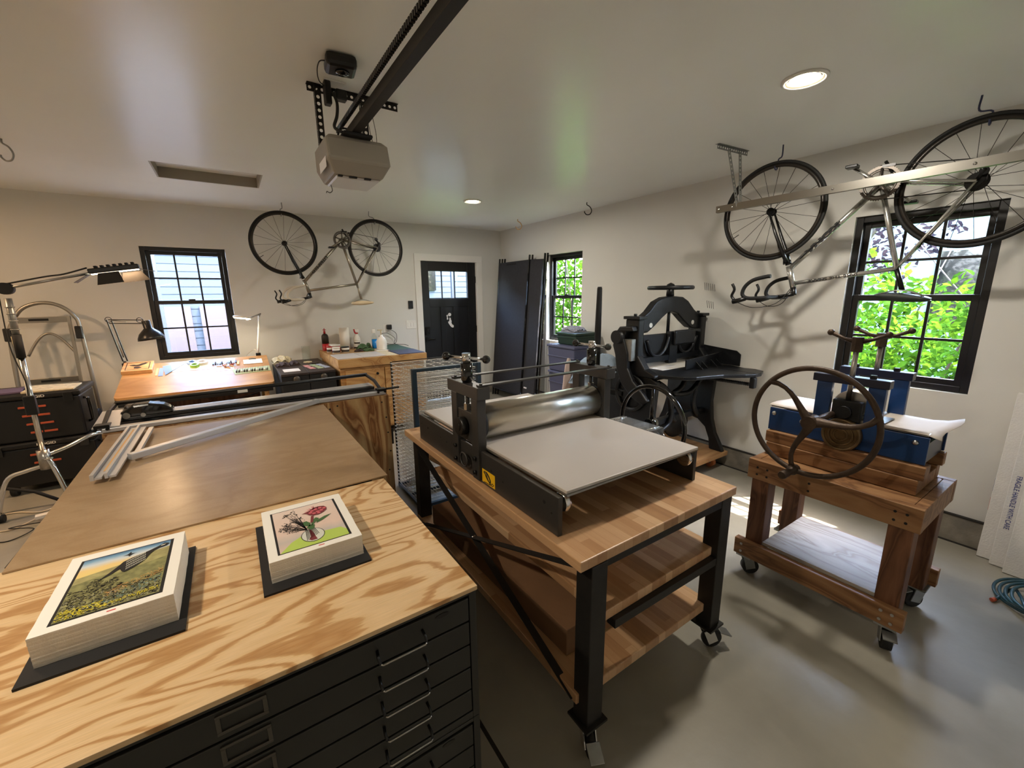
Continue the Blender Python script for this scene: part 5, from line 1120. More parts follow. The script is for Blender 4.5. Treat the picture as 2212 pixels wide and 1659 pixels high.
m = MB(); m.perf((3.055, 1.818, 2.59), (3.205, 1.80, 2.22), (.033, 0, .012), (0, -1, 0), 14, .28); m.build('hanging_strap', 'galvanised', tr)
m = MB(); m.perf((3.18, 1.806, 2.59), (3.222, 1.79, 2.22), (.036, 0, 0), (0, -1, 0), 14, .28); m.build('hanging_strap', 'galvanised', tr)
for x, y, cm, lb in ((3.40, 4.93, 'tape_kraft', 'cream open hook in the ceiling near the room corner'), (3.47, 3.67, 'table_steel', 'dark open hook in the ceiling right of the far window'), (-1.06, 4.2, 'galvanised', 'open hook in the ceiling at the far left')):
    MB().tube(spline([(x, y, HC - .001), (x, y, 2.585), (x + .03, y - .02, 2.56), (x + .045, y - .03, 2.52), (x + .03, y - .02, 2.485), (x, y, 2.48), (x - .02, y + .01, 2.50), (x - .022, y + .012, 2.515)], 5), .0055, 7).build('ceiling_hook', cm, label=lb, cat='hook', loc=(x, y, 2.48))
# ---------------------------------------------------------------- drafting desk under the left window (tilted top)
dk = thing('drafting_desk', 'tilted wooden drafting desk with black edge under the left window', 'desk', (-.31, 5.3, 0))
def dz(y): return .745 + (y - 4.9) * .25
dx0, dx1, dy0, dy1 = -.945, .305, 4.925, 5.70
rc = .035; P = [(dx0 + rc - rc * cos(a), dy0 + rc - rc * sin(a)) for a in (0, pi / 6, pi / 3, pi / 2)] + [(dx1 - rc + rc * sin(a), dy0 + rc - rc * cos(a)) for a in (0, pi / 6, pi / 3, pi / 2)] + [(dx1, dy1), (dx0, dy1)]
MB().prism(P, lambda u, v: (u, v, dz(v) - .022), (0, 0, .022)).build('desk_top', 'desk_wood', dk)
m = MB(); m.prism([(p[0] * .9995 + .0, p[1]) for p in P], lambda u, v: (u, v, dz(v) - .03), (0, 0, .007)).build('top_edge', 'soap_dark', dk)
m = MB(); m.bar((dx0 + .02, dy0 + .02, .685), (dx1 - .02, dy0 + .02, .685), .03, .045).build('front_rail', 'black_plastic', dk, bev=.004)
for x in (dx0 + .08, dx1 - .08):
    for y in (dy0 + .05, dy1 - .06): MB().box(x - .022, x + .022, y - .022, y + .022, 0, .66 if y < 5.2 else .86).build('leg', 'bench_wood' if x > 0 else 'black_plastic', dk, bev=.003)
    MB().bar((x, dy0 + .073, .25), (x, dy1 - .083, .25), .03, .05).build('side_rail', 'black_plastic', dk)
MB().box(dx0 + .12, dx1 - .12, dy1 - .1, dy1 - .082, .2, .62).build('modesty_panel', 'fir_upright', dk)
MB().tube([(dx0 + .15, dy0 + .1, .45), (dx1 - .15, dy0 + .3, .6)], .006, 6).build('brace_wire', 'steel', dk)
ORD = ['first', 'second', 'third', 'fourth', 'fifth', 'sixth', 'seventh', 'eighth', 'ninth', 'tenth', 'eleventh', 'twelfth', 'thirteenth']
def on(x, y, h=0.): return (x, y, dz(y) + .0008 + h)
def slab(name, mat, pts, t, label, cat, h=0., group=None, holes=None):
    return MB().prism(pts, lambda u, v: on(u, v, h), (0, 0, t)).build(name, mat, label=label, cat=cat, group=group)
R4 = lambda x0, x1, y0, y1: [(x0, y0), (x1, y0), (x1, y1), (x0, y1)]
cb = thing('carved_woodblock', 'carved orange woodblock with dark bird figure at the left end of the desk', 'woodblock', on(-.83, 5.56))
MB().prism(R4(-.952, -.715, 5.45, 5.69), lambda u, v: on(u, v), (0, 0, .035)).build('block', 'block_wood', cb, bev=.003)
def ring(x0, x1, y0, y1, w_): return [R4(x0, x1, y0, y0 + w_), R4(x0, x1, y1 - w_, y1), R4(x0, x0 + w_, y0 + w_, y1 - w_), R4(x1 - w_, x1, y0 + w_, y1 - w_)]
m = MB()
for q in ring(-.925, -.74, 5.475, 5.665, .006): m.prism(q, lambda u, v: on(u, v, .0352), (0, 0, .001))
m.build('carved_border', 'soap_dark', cb)
m = MB(); fn = lambda u, v: on(u, v, .0352)
m.prism([(-.90, 5.60), (-.87, 5.615), (-.85, 5.60), (-.83, 5.605), (-.81, 5.635), (-.78, 5.65), (-.76, 5.64), (-.775, 5.61), (-.80, 5.585), (-.82, 5.565), (-.85, 5.56), (-.875, 5.575), (-.89, 5.585)], fn, (0, 0, .001)).prism([(-.86, 5.55), (-.82, 5.55), (-.80, 5.52), (-.83, 5.50), (-.86, 5.51)], fn, (0, 0, .001)); m.build('carved_figure', 'soap_dark', cb)
slab('clear_ruler', 'clear_blue', R4(-.665, -.63, 5.34, 5.55), .003, 'short clear blue plastic ruler right of the carved woodblock', 'ruler')
slab('wood_ruler', 'tape_kraft', R4(-.69, -.672, 5.36, 5.55), .003, 'narrow tan perforated strip between woodblock and clear ruler', 'strip')
slab('set_square', 'clear_blue', [(-.645, 5.585), (-.44, 5.665), (-.608, 5.345)], .003, 'clear blue triangular set square on the desk', 'set square', h=.004)
slab('large_paper', 'paper', R4(-.56, -.24, 5.42, 5.665), .0008, 'large white paper sheet under the tape rolls', 'paper')
slab('tracing_paper', 'card_blue', R4(-.195, -.01, 5.44, 5.66), .0008, 'pale bluish paper sheet right of the tape rolls', 'paper')
slab('wide_paper', 'bottle_white', R4(-.22, -.03, 5.34, 5.44), .0008, 'white paper strip at the middle of the desk below the pale blue sheet', 'paper')
def tape(x, y, r, mat, label, h=.022): 
    c = Vector(on(x, y, .002)); n = Vector((0, -.25, 1)).normalized()
    MB().lathe([(r * .62, 0), (r, 0), (r, h), (r * .62, h), (r * .62, 0)], c, n, n=28, sm=False).build('tape_roll', mat, label=label, cat='tape', group='tape rolls on the desk')
tape(-.40, 5.61, .045, 'clear_blue', 'blue-grey tape roll on the desk, leftmost of the tape rolls'); tape(-.31, 5.60, .055, 'bottle_white', 'white tape roll on the desk, rightmost of the tape rolls'); tape(-.375, 5.515, .04, 'tape_green', 'bright green tape roll on the desk in front of the others', .028)
rr = random.Random(3)
for k in range(10):
    x = -.215 + k * .021 + (.02 if k > 4 else 0); y = 5.545 + rr.uniform(-.008, .008); t = rr.uniform(-.25, .25)
    m = MB(); m.bar(on(x, y - .03, .008), on(x + t * .02, y + .03, .008), .012, .012); 
    m.build('wood_clip', ['soap_dark', 'glove_dark', 'card_blue'][k % 3], label='small carving clip on the desk, %s from the left in its row' % ORD[k], cat='clip', group='row of small dark clips on the desk')
for k in range(9):
    x = -.18 + rr.uniform(0, .15); y = 5.42 + rr.uniform(-.03, .06); a = rr.uniform(0, 3.1)
    MB().bar(on(x - .022 * cos(a), y - .022 * sin(a), .007 + k * .002), on(x + .022 * cos(a), y + .022 * sin(a), .007 + k * .002), .01, .01).build('wood_peg', 'orange_red' if k % 2 else 'tape_kraft', label='small %s wooden peg in the loose heap on the desk' % ('reddish' if k % 2 else 'tan'), cat='peg', group='loose heap of %s pegs' % ('reddish' if k % 2 else 'tan'))
slab('tool_roll', 'card_green', [(-.03, 5.20), (.30, 5.23), (.30, 5.37), (-.05, 5.34)], .003, 'pale cloth tool roll holding carving gouges at the right of the desk', 'tool roll')
for k in range(13):
    x = -.015 + k * .0235; y = 5.285
    g = thing('carving_gouge', '%s-handled carving gouge on the pale tool roll, %s from the left' % (['brown', 'dark red-brown', 'white'][k % 3], ORD[k]), 'tool', on(x, y, .004), group='carving gouges on the tool roll')
    MB().tube([on(x, y - .05, .012), on(x + .004, y - .02, .013), on(x + .006, y, .012)], [.006, .008, .005], 8).build('handle', ['soap_dark', 'glove_dark', 'bottle_white'][k % 3], g)
    MB().tube([on(x + .006, y, .012), on(x + .012, y + .06, .01)], [.003, .002], 6).build('blade', 'steel', g)
slab('cork_block', 'tape_kraft', [(.0, 5.46), (.02, 5.46), (.03, 5.56), (.01, 5.56)], .012, 'small tan block between the pale sheet and the clipboard', 'block')
cl = thing('clipboard', 'clipboard with white paper at the back right of the desk', 'clipboard', on(.15, 5.53))
MB().prism(R4(.06, .25, 5.46, 5.6), lambda u, v: on(u, v), (0, 0, .003)).build('board', 'dolly_wood', cl); MB().prism(R4(.065, .245, 5.465, 5.59), lambda u, v: on(u, v, .0032), (0, 0, .001)).build('sheet', 'paper', cl)
MB().prism([(.12, 5.585), (.19, 5.585), (.175, 5.61), (.135, 5.61)], lambda u, v: on(u, v, .0045), (0, 0, .008)).build('clip', 'steel', cl)
# ---------------------------------------------------------------- lamps on the desk
lm = thing('desk_lamp', 'black spring-arm desk lamp with domed shade on the left of the desk', 'lamp', (-.95, 5.66, .93))
MB().box(-.975, -.925, 5.703, 5.745, .89, .97).cyl((-.95, 5.72, .97), (-.95, 5.72, .99), .012).build('clamp', 'lamp_black', lm, bev=.004)
E1 = Vector((-.99, 5.62, 1.415)); E0 = Vector((-.95, 5.72, .99)); E2 = Vector((-.715, 5.52, 1.405))
for o in (-.012, .022): MB().bar(tuple(E0 + Vector((o, 0, 0))), tuple(E1 + Vector((o, 0, 0))), .009, .009).build('lower_arm', 'lamp_black', lm)
for o in (-.0, -.035): MB().bar(tuple(E1 + Vector((0, 0, o))), tuple(E2 + Vector((0, 0, o))), .008, .008).build('upper_arm', 'lamp_black', lm)
m = MB(); m.tube([tuple(E0 + (E1 - E0) * .1 + Vector((.005, -.01, 0))), tuple(E0 + (E1 - E0) * .5 + Vector((.012, -.01, 0)))], .005, 6).tube([tuple(E1 + Vector((.02, -.01, -.005))), tuple(E1 + (E2 - E1) * .5 + Vector((0, -.01, -.02)))], .004, 6).build('spring', 'steel', lm)
for p in (E1, E2 + Vector((-.03, 0, 0))): MB().torus(tuple(p), (0, 1, 0), .024, .003, 20, 6).build('joint_ring', 'lamp_black', lm)
sc_ = Vector((-.70, 5.50, 1.40)); ax = Vector((.12, -.02, -1)).normalized()
MB().lathe([(.0, 0), (.032, 0), (.034, .005), (.034, .075), (.05, .09), (.085, .125), (.105, .165), (.11, .19), (.107, .19), (.10, .165), (.08, .128), (.045, .095), (.0, .085)], sc_, ax, n=32).build('lamp_shade', 'lamp_black', lm)
bc = sc_ + ax * .135; MB().ball(tuple(bc), .028).build('bulb', 'led_small', lm)
def spot(name, loc, dirv, size, e, col, par):
    l = bpy.data.lights.new(name, 'AREA'); l.shape = 'DISK'; l.size = size; l.energy = e; l.color = col
    o = bpy.data.objects.new(name, l); C.objects.link(o); o.rotation_euler = Vector(dirv).to_track_quat('-Z', 'Y').to_euler()
    o.parent = par; o.location = ROOTM[par.name] @ Vector(loc); return o
spot('lamp_light', tuple(sc_ + ax * .175), ax, .1, 1.1, (1, .66, .38), lm)
lw = thing('task_lamp', 'slim white task lamp with lit ring head at the right of the desk', 'lamp', (.225, 5.65, .93))
MB().box(.20, .25, 5.703, 5.745, .89, .975).build('clamp', 'black_plastic', lw, bev=.004)
MB().tube([(.225, 5.72, .975), (.232, 5.715, 1.04), (.28, 5.65, 1.40)], [.009, .011, .009], 10).build('post', 'bottle_white', lw)
MB().tube([(.28, 5.65, 1.40), (.30, 5.648, 1.43), (.18, 5.60, 1.385)], .008, 8).build('arm', 'steel', lw)
hd = Vector((.115, 5.57, 1.40)); ha = Vector((-.15, -.1, -1)).normalized()
MB().lathe([(.05, 0), (.085, -.008), (.09, .0), (.085, .012), (.05, .008), (.05, 0)], hd, ha, n=32).build('lamp_head', 'bottle_white', lw)
MB().lathe([(.0, .009), (.08, .013), (.08, .015), (0, .012)], hd, ha, n=32).build('diffuser', 'led_small', lw)
MB().ball((.165, 5.595, 1.382), .022, 12).build('head_joint', 'bottle_white', lw)
MB().tube(spline([(.225, 5.67, .98), (.19, 5.7, 1.02), (.12, 5.8, .96), (.1, 5.95, .9)], 6), .003, 5).build('power_cord', 'cord_white', lw)
spot('lamp_light', tuple(hd + ha * .02), ha, .12, .4, (1, .78, .52), lw)
# ---------------------------------------------------------------- two dark cases
for k, (x0, x1, lab) in enumerate(((.365, .628, 'tall dark case with rags and gloves on top, left of the pair'), (.634, .895, 'tall dark case with glass jar and colour cards on top, right of the pair'))):
    c = thing('storage_case', lab, 'case', ((x0 + x1) / 2, 5.3, 0), group='dark tall cases between desk and bench')
    MB().box(x0, x1, 4.86, 5.93, .0, .80).build('body', 'black_matte', c, bev=.004)
    MB().box(x0 - .001, x1 + .001, 4.855, 5.935, .801, .826).build('lid', 'case_dark', c, bev=.004)
    xc = (x0 + x1) / 2 + .01
    m = MB(); m.lathe([(0, 0), (.03, 0), (.034, .006), (.032, .014), (.02, .02), (.0, .02)], (xc, 4.86, .765), (0, -1, .0), n=20).build('cup_pull', 'frame_metal', c)
z8 = .8268
def crumple(name, mat, c, d, n, seed, **kw):
    """soft folded cloth: lumpy overlapping folds"""
    r_ = random.Random(seed); m = MB(); N, K = 20, 14; vs = []
    for i in range(N + 1):
        for k in range(K + 1):
            u, v = i / N - .5, k / K - .5; e = 1 - (abs(2 * u) ** 3 + abs(2 * v) ** 3) * .5
            z = d[2] * max(0, e) * (.72 + .28 * sin(u * n + seed + 2 * sin(v * 5))) + .004
            vs.append((c[0] + d[0] * u * (1 + .08 * sin(v * 9 + seed)), c[1] + d[1] * v * (1 + .1 * sin(u * 8 + seed)), c[2] + max(z, .003)))
    L = len(vs); vs += [(p[0], p[1], c[2] + .0008) for p in vs]
    W_ = K + 1; fs = [(i * W_ + k, (i + 1) * W_ + k, (i + 1) * W_ + k + 1, i * W_ + k + 1) for i in range(N) for k in range(K)]
    fs += [tuple(L + q for q in reversed(f)) for f in fs]
    bd = [i * W_ for i in range(N + 1)] + [N * W_ + k for k in range(1, K + 1)] + [i * W_ + K for i in range(N - 1, -1, -1)] + [k for k in range(K - 1, 0, -1)]
    fs += [(bd[i], bd[(i + 1) % len(bd)], L + bd[(i + 1) % len(bd)], L + bd[i]) for i in range(len(bd))]
    m.add(vs, fs, True); return m.build(name, mat, **kw)
crumple('folded_rags', 'cloth_rag', (.46, 5.76, z8), (.2, .2, .09), 15, 1, label='heap of cream folded rags on the left dark case', cat='cloth')
crumple('work_gloves', 'glove_dark', (.44, 5.46, z8), (.14, .13, .05), 14, 2, label='dark crumpled work gloves in front of the rags', cat='gloves')
crumple('work_gloves', 'glove_dark', (.568, 5.52, z8), (.09, .14, .05), 12, 5, label='reddish dark glove beside the rags at the right', cat='gloves')
MB().box(.41, .57, 5.0, 5.2, z8, z8 + .002).build('note_sheet', 'paper', label='white paper sheet on the left dark case', cat='paper')
j = thing('glass_jar', 'empty clear glass jar standing on the right dark case', 'jar', (.735, 5.74, z8))
MB().lathe([(0, 0), (.046, 0), (.048, .01), (.048, .15), (.045, .165), (.05, .185), (.046, .185), (.042, .165), (.044, .15), (.044, .012), (0, .008)], (.735, 5.74, z8 + .001), n=28).build('glass', 'jar_glass', j)
MB().lathe([(.028, 0), (.048, 0), (.048, .012), (.028, .012), (.028, 0)], (.725, 5.60, z8), n=24).build('tape_roll', 'cloth_rag', label='cream tape ring lying in front of the glass jar', cat='tape')
MB().box(.74, .82, 5.42, 5.50, z8, z8 + .014).build('brown_box', 'soap_dark', label='small flat dark box behind the colour cards', cat='box', bev=.003)
i = 0
for mt, x, y in (('card_pink', .67, 5.34), ('card_pink', .675, 5.26), ('card_pink', .69, 5.17), ('card_pink', .70, 5.09), ('card_green', .74, 5.35), ('card_green', .755, 5.26), ('card_green', .77, 5.17), ('card_green', .78, 5.08), ('card_blue', .81, 5.36), ('card_blue', .825, 5.27), ('card_blue', .84, 5.18), ('card_blue', .85, 5.09)):
    col = {'card_pink': 'pink', 'card_green': 'pale green', 'card_blue': 'pale blue'}[mt]
    MB().obox((x, y, z8 + .0015), (.058, .07, .002), (0, 0, .1)).build('colour_card', mt, label='small %s card on the right dark case, %s from the back in its column' % (col, ORD[i % 4]), cat='card', group='%s colour cards' % col); i += 1
# ---------------------------------------------------------------- ink bench
bn = thing('ink_bench', 'deep wooden ink bench with plywood cabinet front by the back wall', 'bench', (1.43, 5.4, 0))
bx = (.922, 1.95, 4.815, 5.95)
MB().box(bx[0], bx[1], bx[2], bx[3], .835, .93).build('bench_top', 'bench_wood', bn, bev=.002)
MB().box(bx[0] + .02, bx[1] - .03, bx[2] + .03, bx[3] - .02, .08, .834).build('carcass', 'bench_wood', bn, bev=.002)
for x0, x1 in ((.99, 1.42), (1.43, 1.86)):
    dd = MB().box(x0, x1, 4.825, 4.844, .45, .80).build('door', 'bench_wood', bn, bev=.002)
    MB().cyl((x1 - .08 if x0 < 1.2 else x0 + .08, 4.8245, .74), (x1 - .08 if x0 < 1.2 else x0 + .08, 4.805, .74), .014).build('knob', 'hardware_black', dd)
MB().box(.95, 1.9, 4.826, 4.844, .1, .44).build('drawer', 'bench_wood', bn, bev=.002)
for x0, x1, k in ((.935, 1.2, 0), (1.206, 1.465, 1)): MB().box(x0, x1, 4.85, 5.3, .931, .937).build('glass_slab', 'bed_laminate', label=['left glass inking slab at the front of the bench', 'right glass inking slab at the front of the bench'][k], cat='slab')
MB().box(1.47, 1.605, 4.85, 5.33, .931, .933).build('palette_paper', 'cloth_rag', label='cream paper sheet beside the glass slabs on the bench', cat='paper')
MB().box(1.66, 1.94, 5.27, 5.93, .931, .934).build('cutting_mat', 'cutting_mat', label='green cutting mat at the back right of the bench', cat='mat')
MB().box(1.615, 1.935, 4.84, 5.255, .931, .938).build('rubber_mat', 'mat_blue', label='dark blue mat at the front right corner of the bench', cat='mat')
zb_ = .931
b = thing('solvent_bottle', 'red safety bottle with dark upper body at the left of the bench', 'bottle', (.985, 5.82, zb_))
MB().lathe([(0, 0), (.04, 0), (.042, .005), (.042, .09), (.0, .09)], (.985, 5.82, zb_), n=20).build('base', 'soap_red', b)
MB().lathe([(0, .091), (.042, .091), (.042, .18), (.036, .2), (.02, .215), (.0, .215)], (.985, 5.82, zb_), n=20).build('body', 'soap_dark', b)
m = MB(); m.cyl((.985, 5.82, zb_ + .216), (.985, 5.82, zb_ + .25), .014).cyl((.985, 5.82, zb_ + .25), (.985, 5.82, zb_ + .285), .006).box(.965, 1.005, 5.812, 5.828, zb_ + .262, zb_ + .270); m.build('pump_head', 'soap_red', b)
def tin(x, y, r, h, body, lid, label, z0=None, band=None, group='ink tins on the bench'):
    z0 = zb_ if z0 is None else z0
    t = thing('ink_tin', label, 'tin', (x, y, z0), group=group)
    MB().lathe([(0, 0), (r, 0), (r, h * .82), (0, h * .82)], (x, y, z0), n=22).build('body', body, t)
    MB().lathe([(0, h * .82), (r * 1.05, h * .82), (r * 1.05, h), (0, h)], (x, y, z0 + .0003), n=22).build('lid', lid, t)
    MB().lathe([(r * 1.004, h * .15), (r * 1.01, h * .2), (r * 1.01, h * .45), (r * 1.004, h * .5), (r * 1.004, h * .15)], (x, y, z0), n=22).build('label_band', band or 'jar_label', t)
tin(1.05, 5.72, .045, .085, 'jar_white', 'jar_white', 'white tin behind the red-lidded tin at the left of the bench')
tin(1.06, 5.60, .055, .09, 'lid_red', 'jar_white', 'wide red tin at the left of the bench', band='lid_red')
tin(1.035, 5.45, .045, .075, 'jar_white', 'jar_white', 'white lidded tin at the front left of the bench tins')
tin(1.145, 5.46, .045, .075, 'jar_white', 'black_plastic', 'white tin with black lid at the front of the bench tins')
tin(.985, 5.60, .03, .075, 'jar_white', 'lid_red', 'small white tin with red lid below the red bottle')
tin(1.17, 5.70, .04, .055, 'sponge_green', 'card_green', 'pale green tin left of the paper towel roll')
tin(1.355, 5.74, .038, .062, 'jar_white', 'jar_white', 'lower white tin of the stacked pair in front of the spray bottle')
tin(1.36, 5.74, .036, .055, 'jar_white', 'jar_white', 'upper white tin of the stacked pair in front of the spray bottle', z0=zb_ + .0632)
t = thing('paper_towel_roll', 'upright white paper towel roll behind the tins on the bench', 'paper towel', (1.22, 5.82, zb_))
MB().lathe([(.02, 0), (.06, 0), (.06, .28), (.02, .28), (.02, 0)], (1.225, 5.82, zb_), n=32).build('roll', 'paper', t)
s = thing('spray_bottle', 'white spray bottle with red trigger behind the stacked tins', 'bottle', (1.385, 5.85, zb_))
MB().lathe([(0, 0), (.045, 0), (.047, .01), (.045, .13), (.02, .19), (.018, .2), (0, .2)], (1.385, 5.85, zb_), n=22).build('bottle_body', 'bottle_white', s)
MB().box(1.36, 1.42, 5.84, 5.86, zb_ + .201, zb_ + .245).build('spray_head', 'bottle_white', s, bev=.006)
MB().prism([(1.345, .255), (1.36, .255), (1.37, .21), (1.40, .205), (1.40, .19), (1.36, .195), (1.35, .22)], lambda u, v: (u, 5.835, zb_ + v), (0, -.012, 0)).build('trigger', 'soap_red', s)
for k, (x, y, d) in enumerate(((1.385, 5.61, (.13, .11, .075)), (1.485, 5.67, (.065, .11, .075)), (1.30, 5.44, (.1, .07, .03)), (1.42, 5.42, (.12, .08, .035)))):
    crumple('scrub_cloth', ['sponge_green', 'sponge_green', 'glove_dark', 'sponge_green'][k], (x, y, zb_), d, 8 + k, k, label=['folded green scrub cloth stack beside the stacked tins', 'folded green scrub cloth left of the blue spray bottle', 'dark rag at the front edge behind the glass slabs', 'low green cloth at the front behind the right glass slab'][k], cat='cloth')
s = thing('window_cleaner', 'clear spray bottle half full of bright blue liquid', 'bottle', (1.565, 5.66, zb_))
MB().lathe([(0, 0), (.032, 0), (.034, .008), (.034, .12), (0, .12)], (1.565, 5.66, zb_), n=20).build('liquid', 'blue_liquid', s)
MB().lathe([(.034, .12), (.034, .15), (.015, .19), (.013, .20), (.0, .20)], (1.565, 5.66, zb_), n=20).build('clear_neck', 'jar_glass', s)
MB().box(1.54, 1.585, 5.65, 5.67, zb_ + .2, zb_ + .25).build('spray_head', 'bottle_white', s, bev=.008)
s = thing('lotion_bottle', 'large white pump bottle standing on white paper on the bench', 'bottle', (1.60, 5.46, zb_))
MB().lathe([(0, 0), (.062, 0), (.066, .01), (.066, .10), (.05, .145), (.022, .17), (.018, .19), (0, .19)], (1.60, 5.46, zb_ + .0015), n=28).build('bottle_body', 'bottle_white', s)
m = MB(); m.cyl((1.60, 5.46, zb_ + .192), (1.60, 5.46, zb_ + .245), .008).bar((1.56, 5.46, zb_ + .252), (1.62, 5.46, zb_ + .252), .016, .012).build('pump', 'cloth_rag', s)
MB().box(1.50, 1.655, 5.335, 5.56, .9305, .9312).build('paper_towel', 'paper', label='white paper towel under the lotion bottle', cat='paper towel')
# ---------------------------------------------------------------- print drying rack
rk = thing('drying_rack', 'blue-framed print drying rack with many wire shelves by the bench', 'rack', (1.31, 3.1, 0))
rx0, rx1, ry0, ry1, rz1 = 1.035, 1.60, 2.845, 3.36, 1.095
m = MB(); p_ = .017
for x in (rx0 + p_, rx1 - p_): MB().box(x - p_, x + p_, ry0, ry0 + 2 * p_, .03, rz1).build('front_post', 'rack_blue', rk, bev=.003)
MB().box(rx0 + 2 * p_, rx1 - 2 * p_, ry0 + .004, ry0 + .03, rz1 - .025, rz1 - .001).build('top_bar', 'rack_blue', rk, bev=.003)
for y in (ry0, ry0 + .25, ry1 - .03): MB().box(rx0, rx1, y, y + .03, .003, .029).build('base_bar', 'rack_blue', rk, bev=.003)
for x in (rx0, rx1 - .03): MB().box(x, x + .03, ry0 + .031, ry1 - .031, .003, .028).build('side_bar', 'rack_blue', rk, bev=.003)
m = MB()
for x in (rx0 + .01, rx1 - .01): m.cyl((x, ry1 - .01, .03), (x, ry1 - .01, rz1 - .01), .008, n=10)
m.cyl((rx0 + .02, ry1 - .008, rz1 - .01), (rx1 - .02, ry1 - .008, rz1 - .01), .004, n=8); m.build('rear_post', 'table_steel', rk)
NS = 34; sh0 = None
for i in range(NS):
    z = .055 + i * (rz1 - .075) / (NS - 1)
    if sh0 is None:
        m = MB()
        m.tube([(rx0 + .002, ry0 + .035, z), (rx0 + .002, ry1 - .02, z), (rx1 - .002, ry1 - .02, z), (rx1 - .002, ry0 + .035, z)], .0028, 5, closed=True)
        for k in range(1, 7): x = rx0 + (rx1 - rx0) * k / 7; m.tube([(x, ry0 + .037, z), (x, ry1 - .022, z)], .0019, 4)
        for k in range(1, 8): y = ry0 + .035 + (ry1 - ry0 - .055) * k / 8; m.tube([(rx0 + .004, y, z + .0016), (rx1 - .004, y, z + .0016)], .0019, 4)
        sh0 = m.build('wire_shelf', 'wire', rk)
    else:
        c = sh0.copy(); c.location = (0, 0, z - .055); C.objects.link(c); c.parent = rk
# ---------------------------------------------------------------- black fabric display panels leaning in the corner
dp = thing('display_panel', 'tall dark fabric folding display panels with black posts leaning in the corner', 'panel', (3.55, 5.3, 0))
def pn(y, z): x = 3.46 + .20 * z / 2.15; return Vector((x, y, z))
A0, A1, B1 = (5.80, 5.84), (5.02, 5.06), (4.70, 4.74)
m = MB(); m.hexa([pn(5.02, .14), pn(5.80, .14), pn(5.80, .14) + Vector((.02, 0, 0)), pn(5.02, .14) + Vector((.02, 0, 0)), pn(5.04, 2.10), pn(5.84, 2.10), pn(5.84, 2.10) + Vector((.02, 0, 0)), pn(5.04, 2.10) + Vector((.02, 0, 0))]); m.build('fabric_panel', 'fabric_panel', dp)
m = MB(); m.hexa([pn(4.72, .14) + Vector((.03, 0, 0)), pn(4.98, .14), pn(4.98, .14) + Vector((.02, 0, 0)), pn(4.72, .14) + Vector((.05, 0, 0)), pn(4.74, 2.09) + Vector((.03, 0, 0)), pn(5.0, 2.10), pn(5.0, 2.10) + Vector((.02, 0, 0)), pn(4.74, 2.09) + Vector((.05, 0, 0))]); m.build('fabric_panel', 'fabric_panel', dp)
for y, dx in ((5.83, .01), (5.80, .04), (5.77, .07), (5.0, -.01), (4.985, .03), (4.71, .04), (4.675, .06)):
    m = MB(); a = pn(y - .03, .005) + Vector((dx, 0, 0)); b_ = pn(y, 2.165) + Vector((dx, 0, 0)); m.bar(a, b_, .022, .022, (1, 0, 0)); m.build('post', 'black_gloss', dp, bev=.003)
m = MB(); m.bar(pn(4.72, .13) + Vector((.0, 0, 0)), pn(5.8, .13), .012, .02).build('bottom_rail', 'black_plastic', dp)
MB().hexa([pn(5.35, 2.05) + Vector((-.003, 0, 0)), pn(5.6, 2.05) + Vector((-.003, 0, 0)), pn(5.6, 2.05) + Vector((-.001, 0, 0)), pn(5.35, 2.05) + Vector((-.001, 0, 0)), pn(5.35, 2.075) + Vector((-.003, 0, 0)), pn(5.6, 2.075) + Vector((-.003, 0, 0)), pn(5.6, 2.075) + Vector((-.001, 0, 0)), pn(5.35, 2.075) + Vector((-.001, 0, 0))]).build('label_strip', 'black_matte', dp)
MB().hexa([pn(4.86, .26) + Vector((-.003, 0, 0)), pn(4.93, .26) + Vector((-.003, 0, 0)), pn(4.93, .26), pn(4.86, .26), pn(4.86, .28) + Vector((-.003, 0, 0)), pn(4.93, .28) + Vector((-.003, 0, 0)), pn(4.93, .28), pn(4.86, .28)]).build('brand_tag', 'figure_white', dp)
MB().tube(spline([(3.69, 4.42, .004), (3.70, 4.46, .3), (3.71, 4.45, .6), (3.735, 4.46, .82), (3.735, 4.44, .94)], 5), [.02] * 21, 10).build('wooden_handle', 'tape_kraft', label='pale curved wooden tool handle leaning by the far right window', cat='handle')
# ---------------------------------------------------------------- totes and blankets
def tote(x0, x1, y0, y1, z0, h, mat, label, lid=True, group=None):
    t = thing('storage_tote', label, 'tote', ((x0 + x1) / 2, (y0 + y1) / 2, z0), group=group); a = .025
    m = MB(); m.hexa([(x0 + a, y0 + a, z0), (x1 - a, y0 + a, z0), (x1 - a, y1 - a, z0), (x0 + a, y1 - a, z0), (x0 + .01, y0 + .01, z0 + h - .035), (x1 - .01, y0 + .01, z0 + h - .035), (x1 - .01, y1 - .01, z0 + h - .035), (x0 + .01, y1 - .01, z0 + h - .035)])
    m.build('body', mat, t, bev=.012)
    MB().box(x0 + .008, x1 - .008, y0 + .008, y1 - .008, z0 + h * .55, z0 + h * .55 + .012).build('rib', mat, t, bev=.004)
    MB().box(x0, x1, y0, y1, z0 + h - .034, z0 + h - .002).build('lid', mat, t, bev=.01)
tote(3.30, 3.74, 3.64, 4.14, .001, .335, 'tote_grey', 'grey-purple lidded tote on the floor, bottom of the stack of three', group='grey-purple totes stacked below the window')
tote(3.30, 3.74, 3.64, 4.14, .337, .335, 'tote_grey', 'grey-purple lidded tote in the middle of the stack of three', group='grey-purple totes stacked below the window')
tote(3.29, 3.745, 3.63, 4.15, .673, .33, 'tote_grey', 'grey-purple lidded tote directly under the green tote', group='grey-purple totes stacked below the window')
tote(3.36, 3.73, 3.68, 4.06, 1.004, .15, 'tote_green', 'small dark green lidded tote on top of the purple-grey stack')
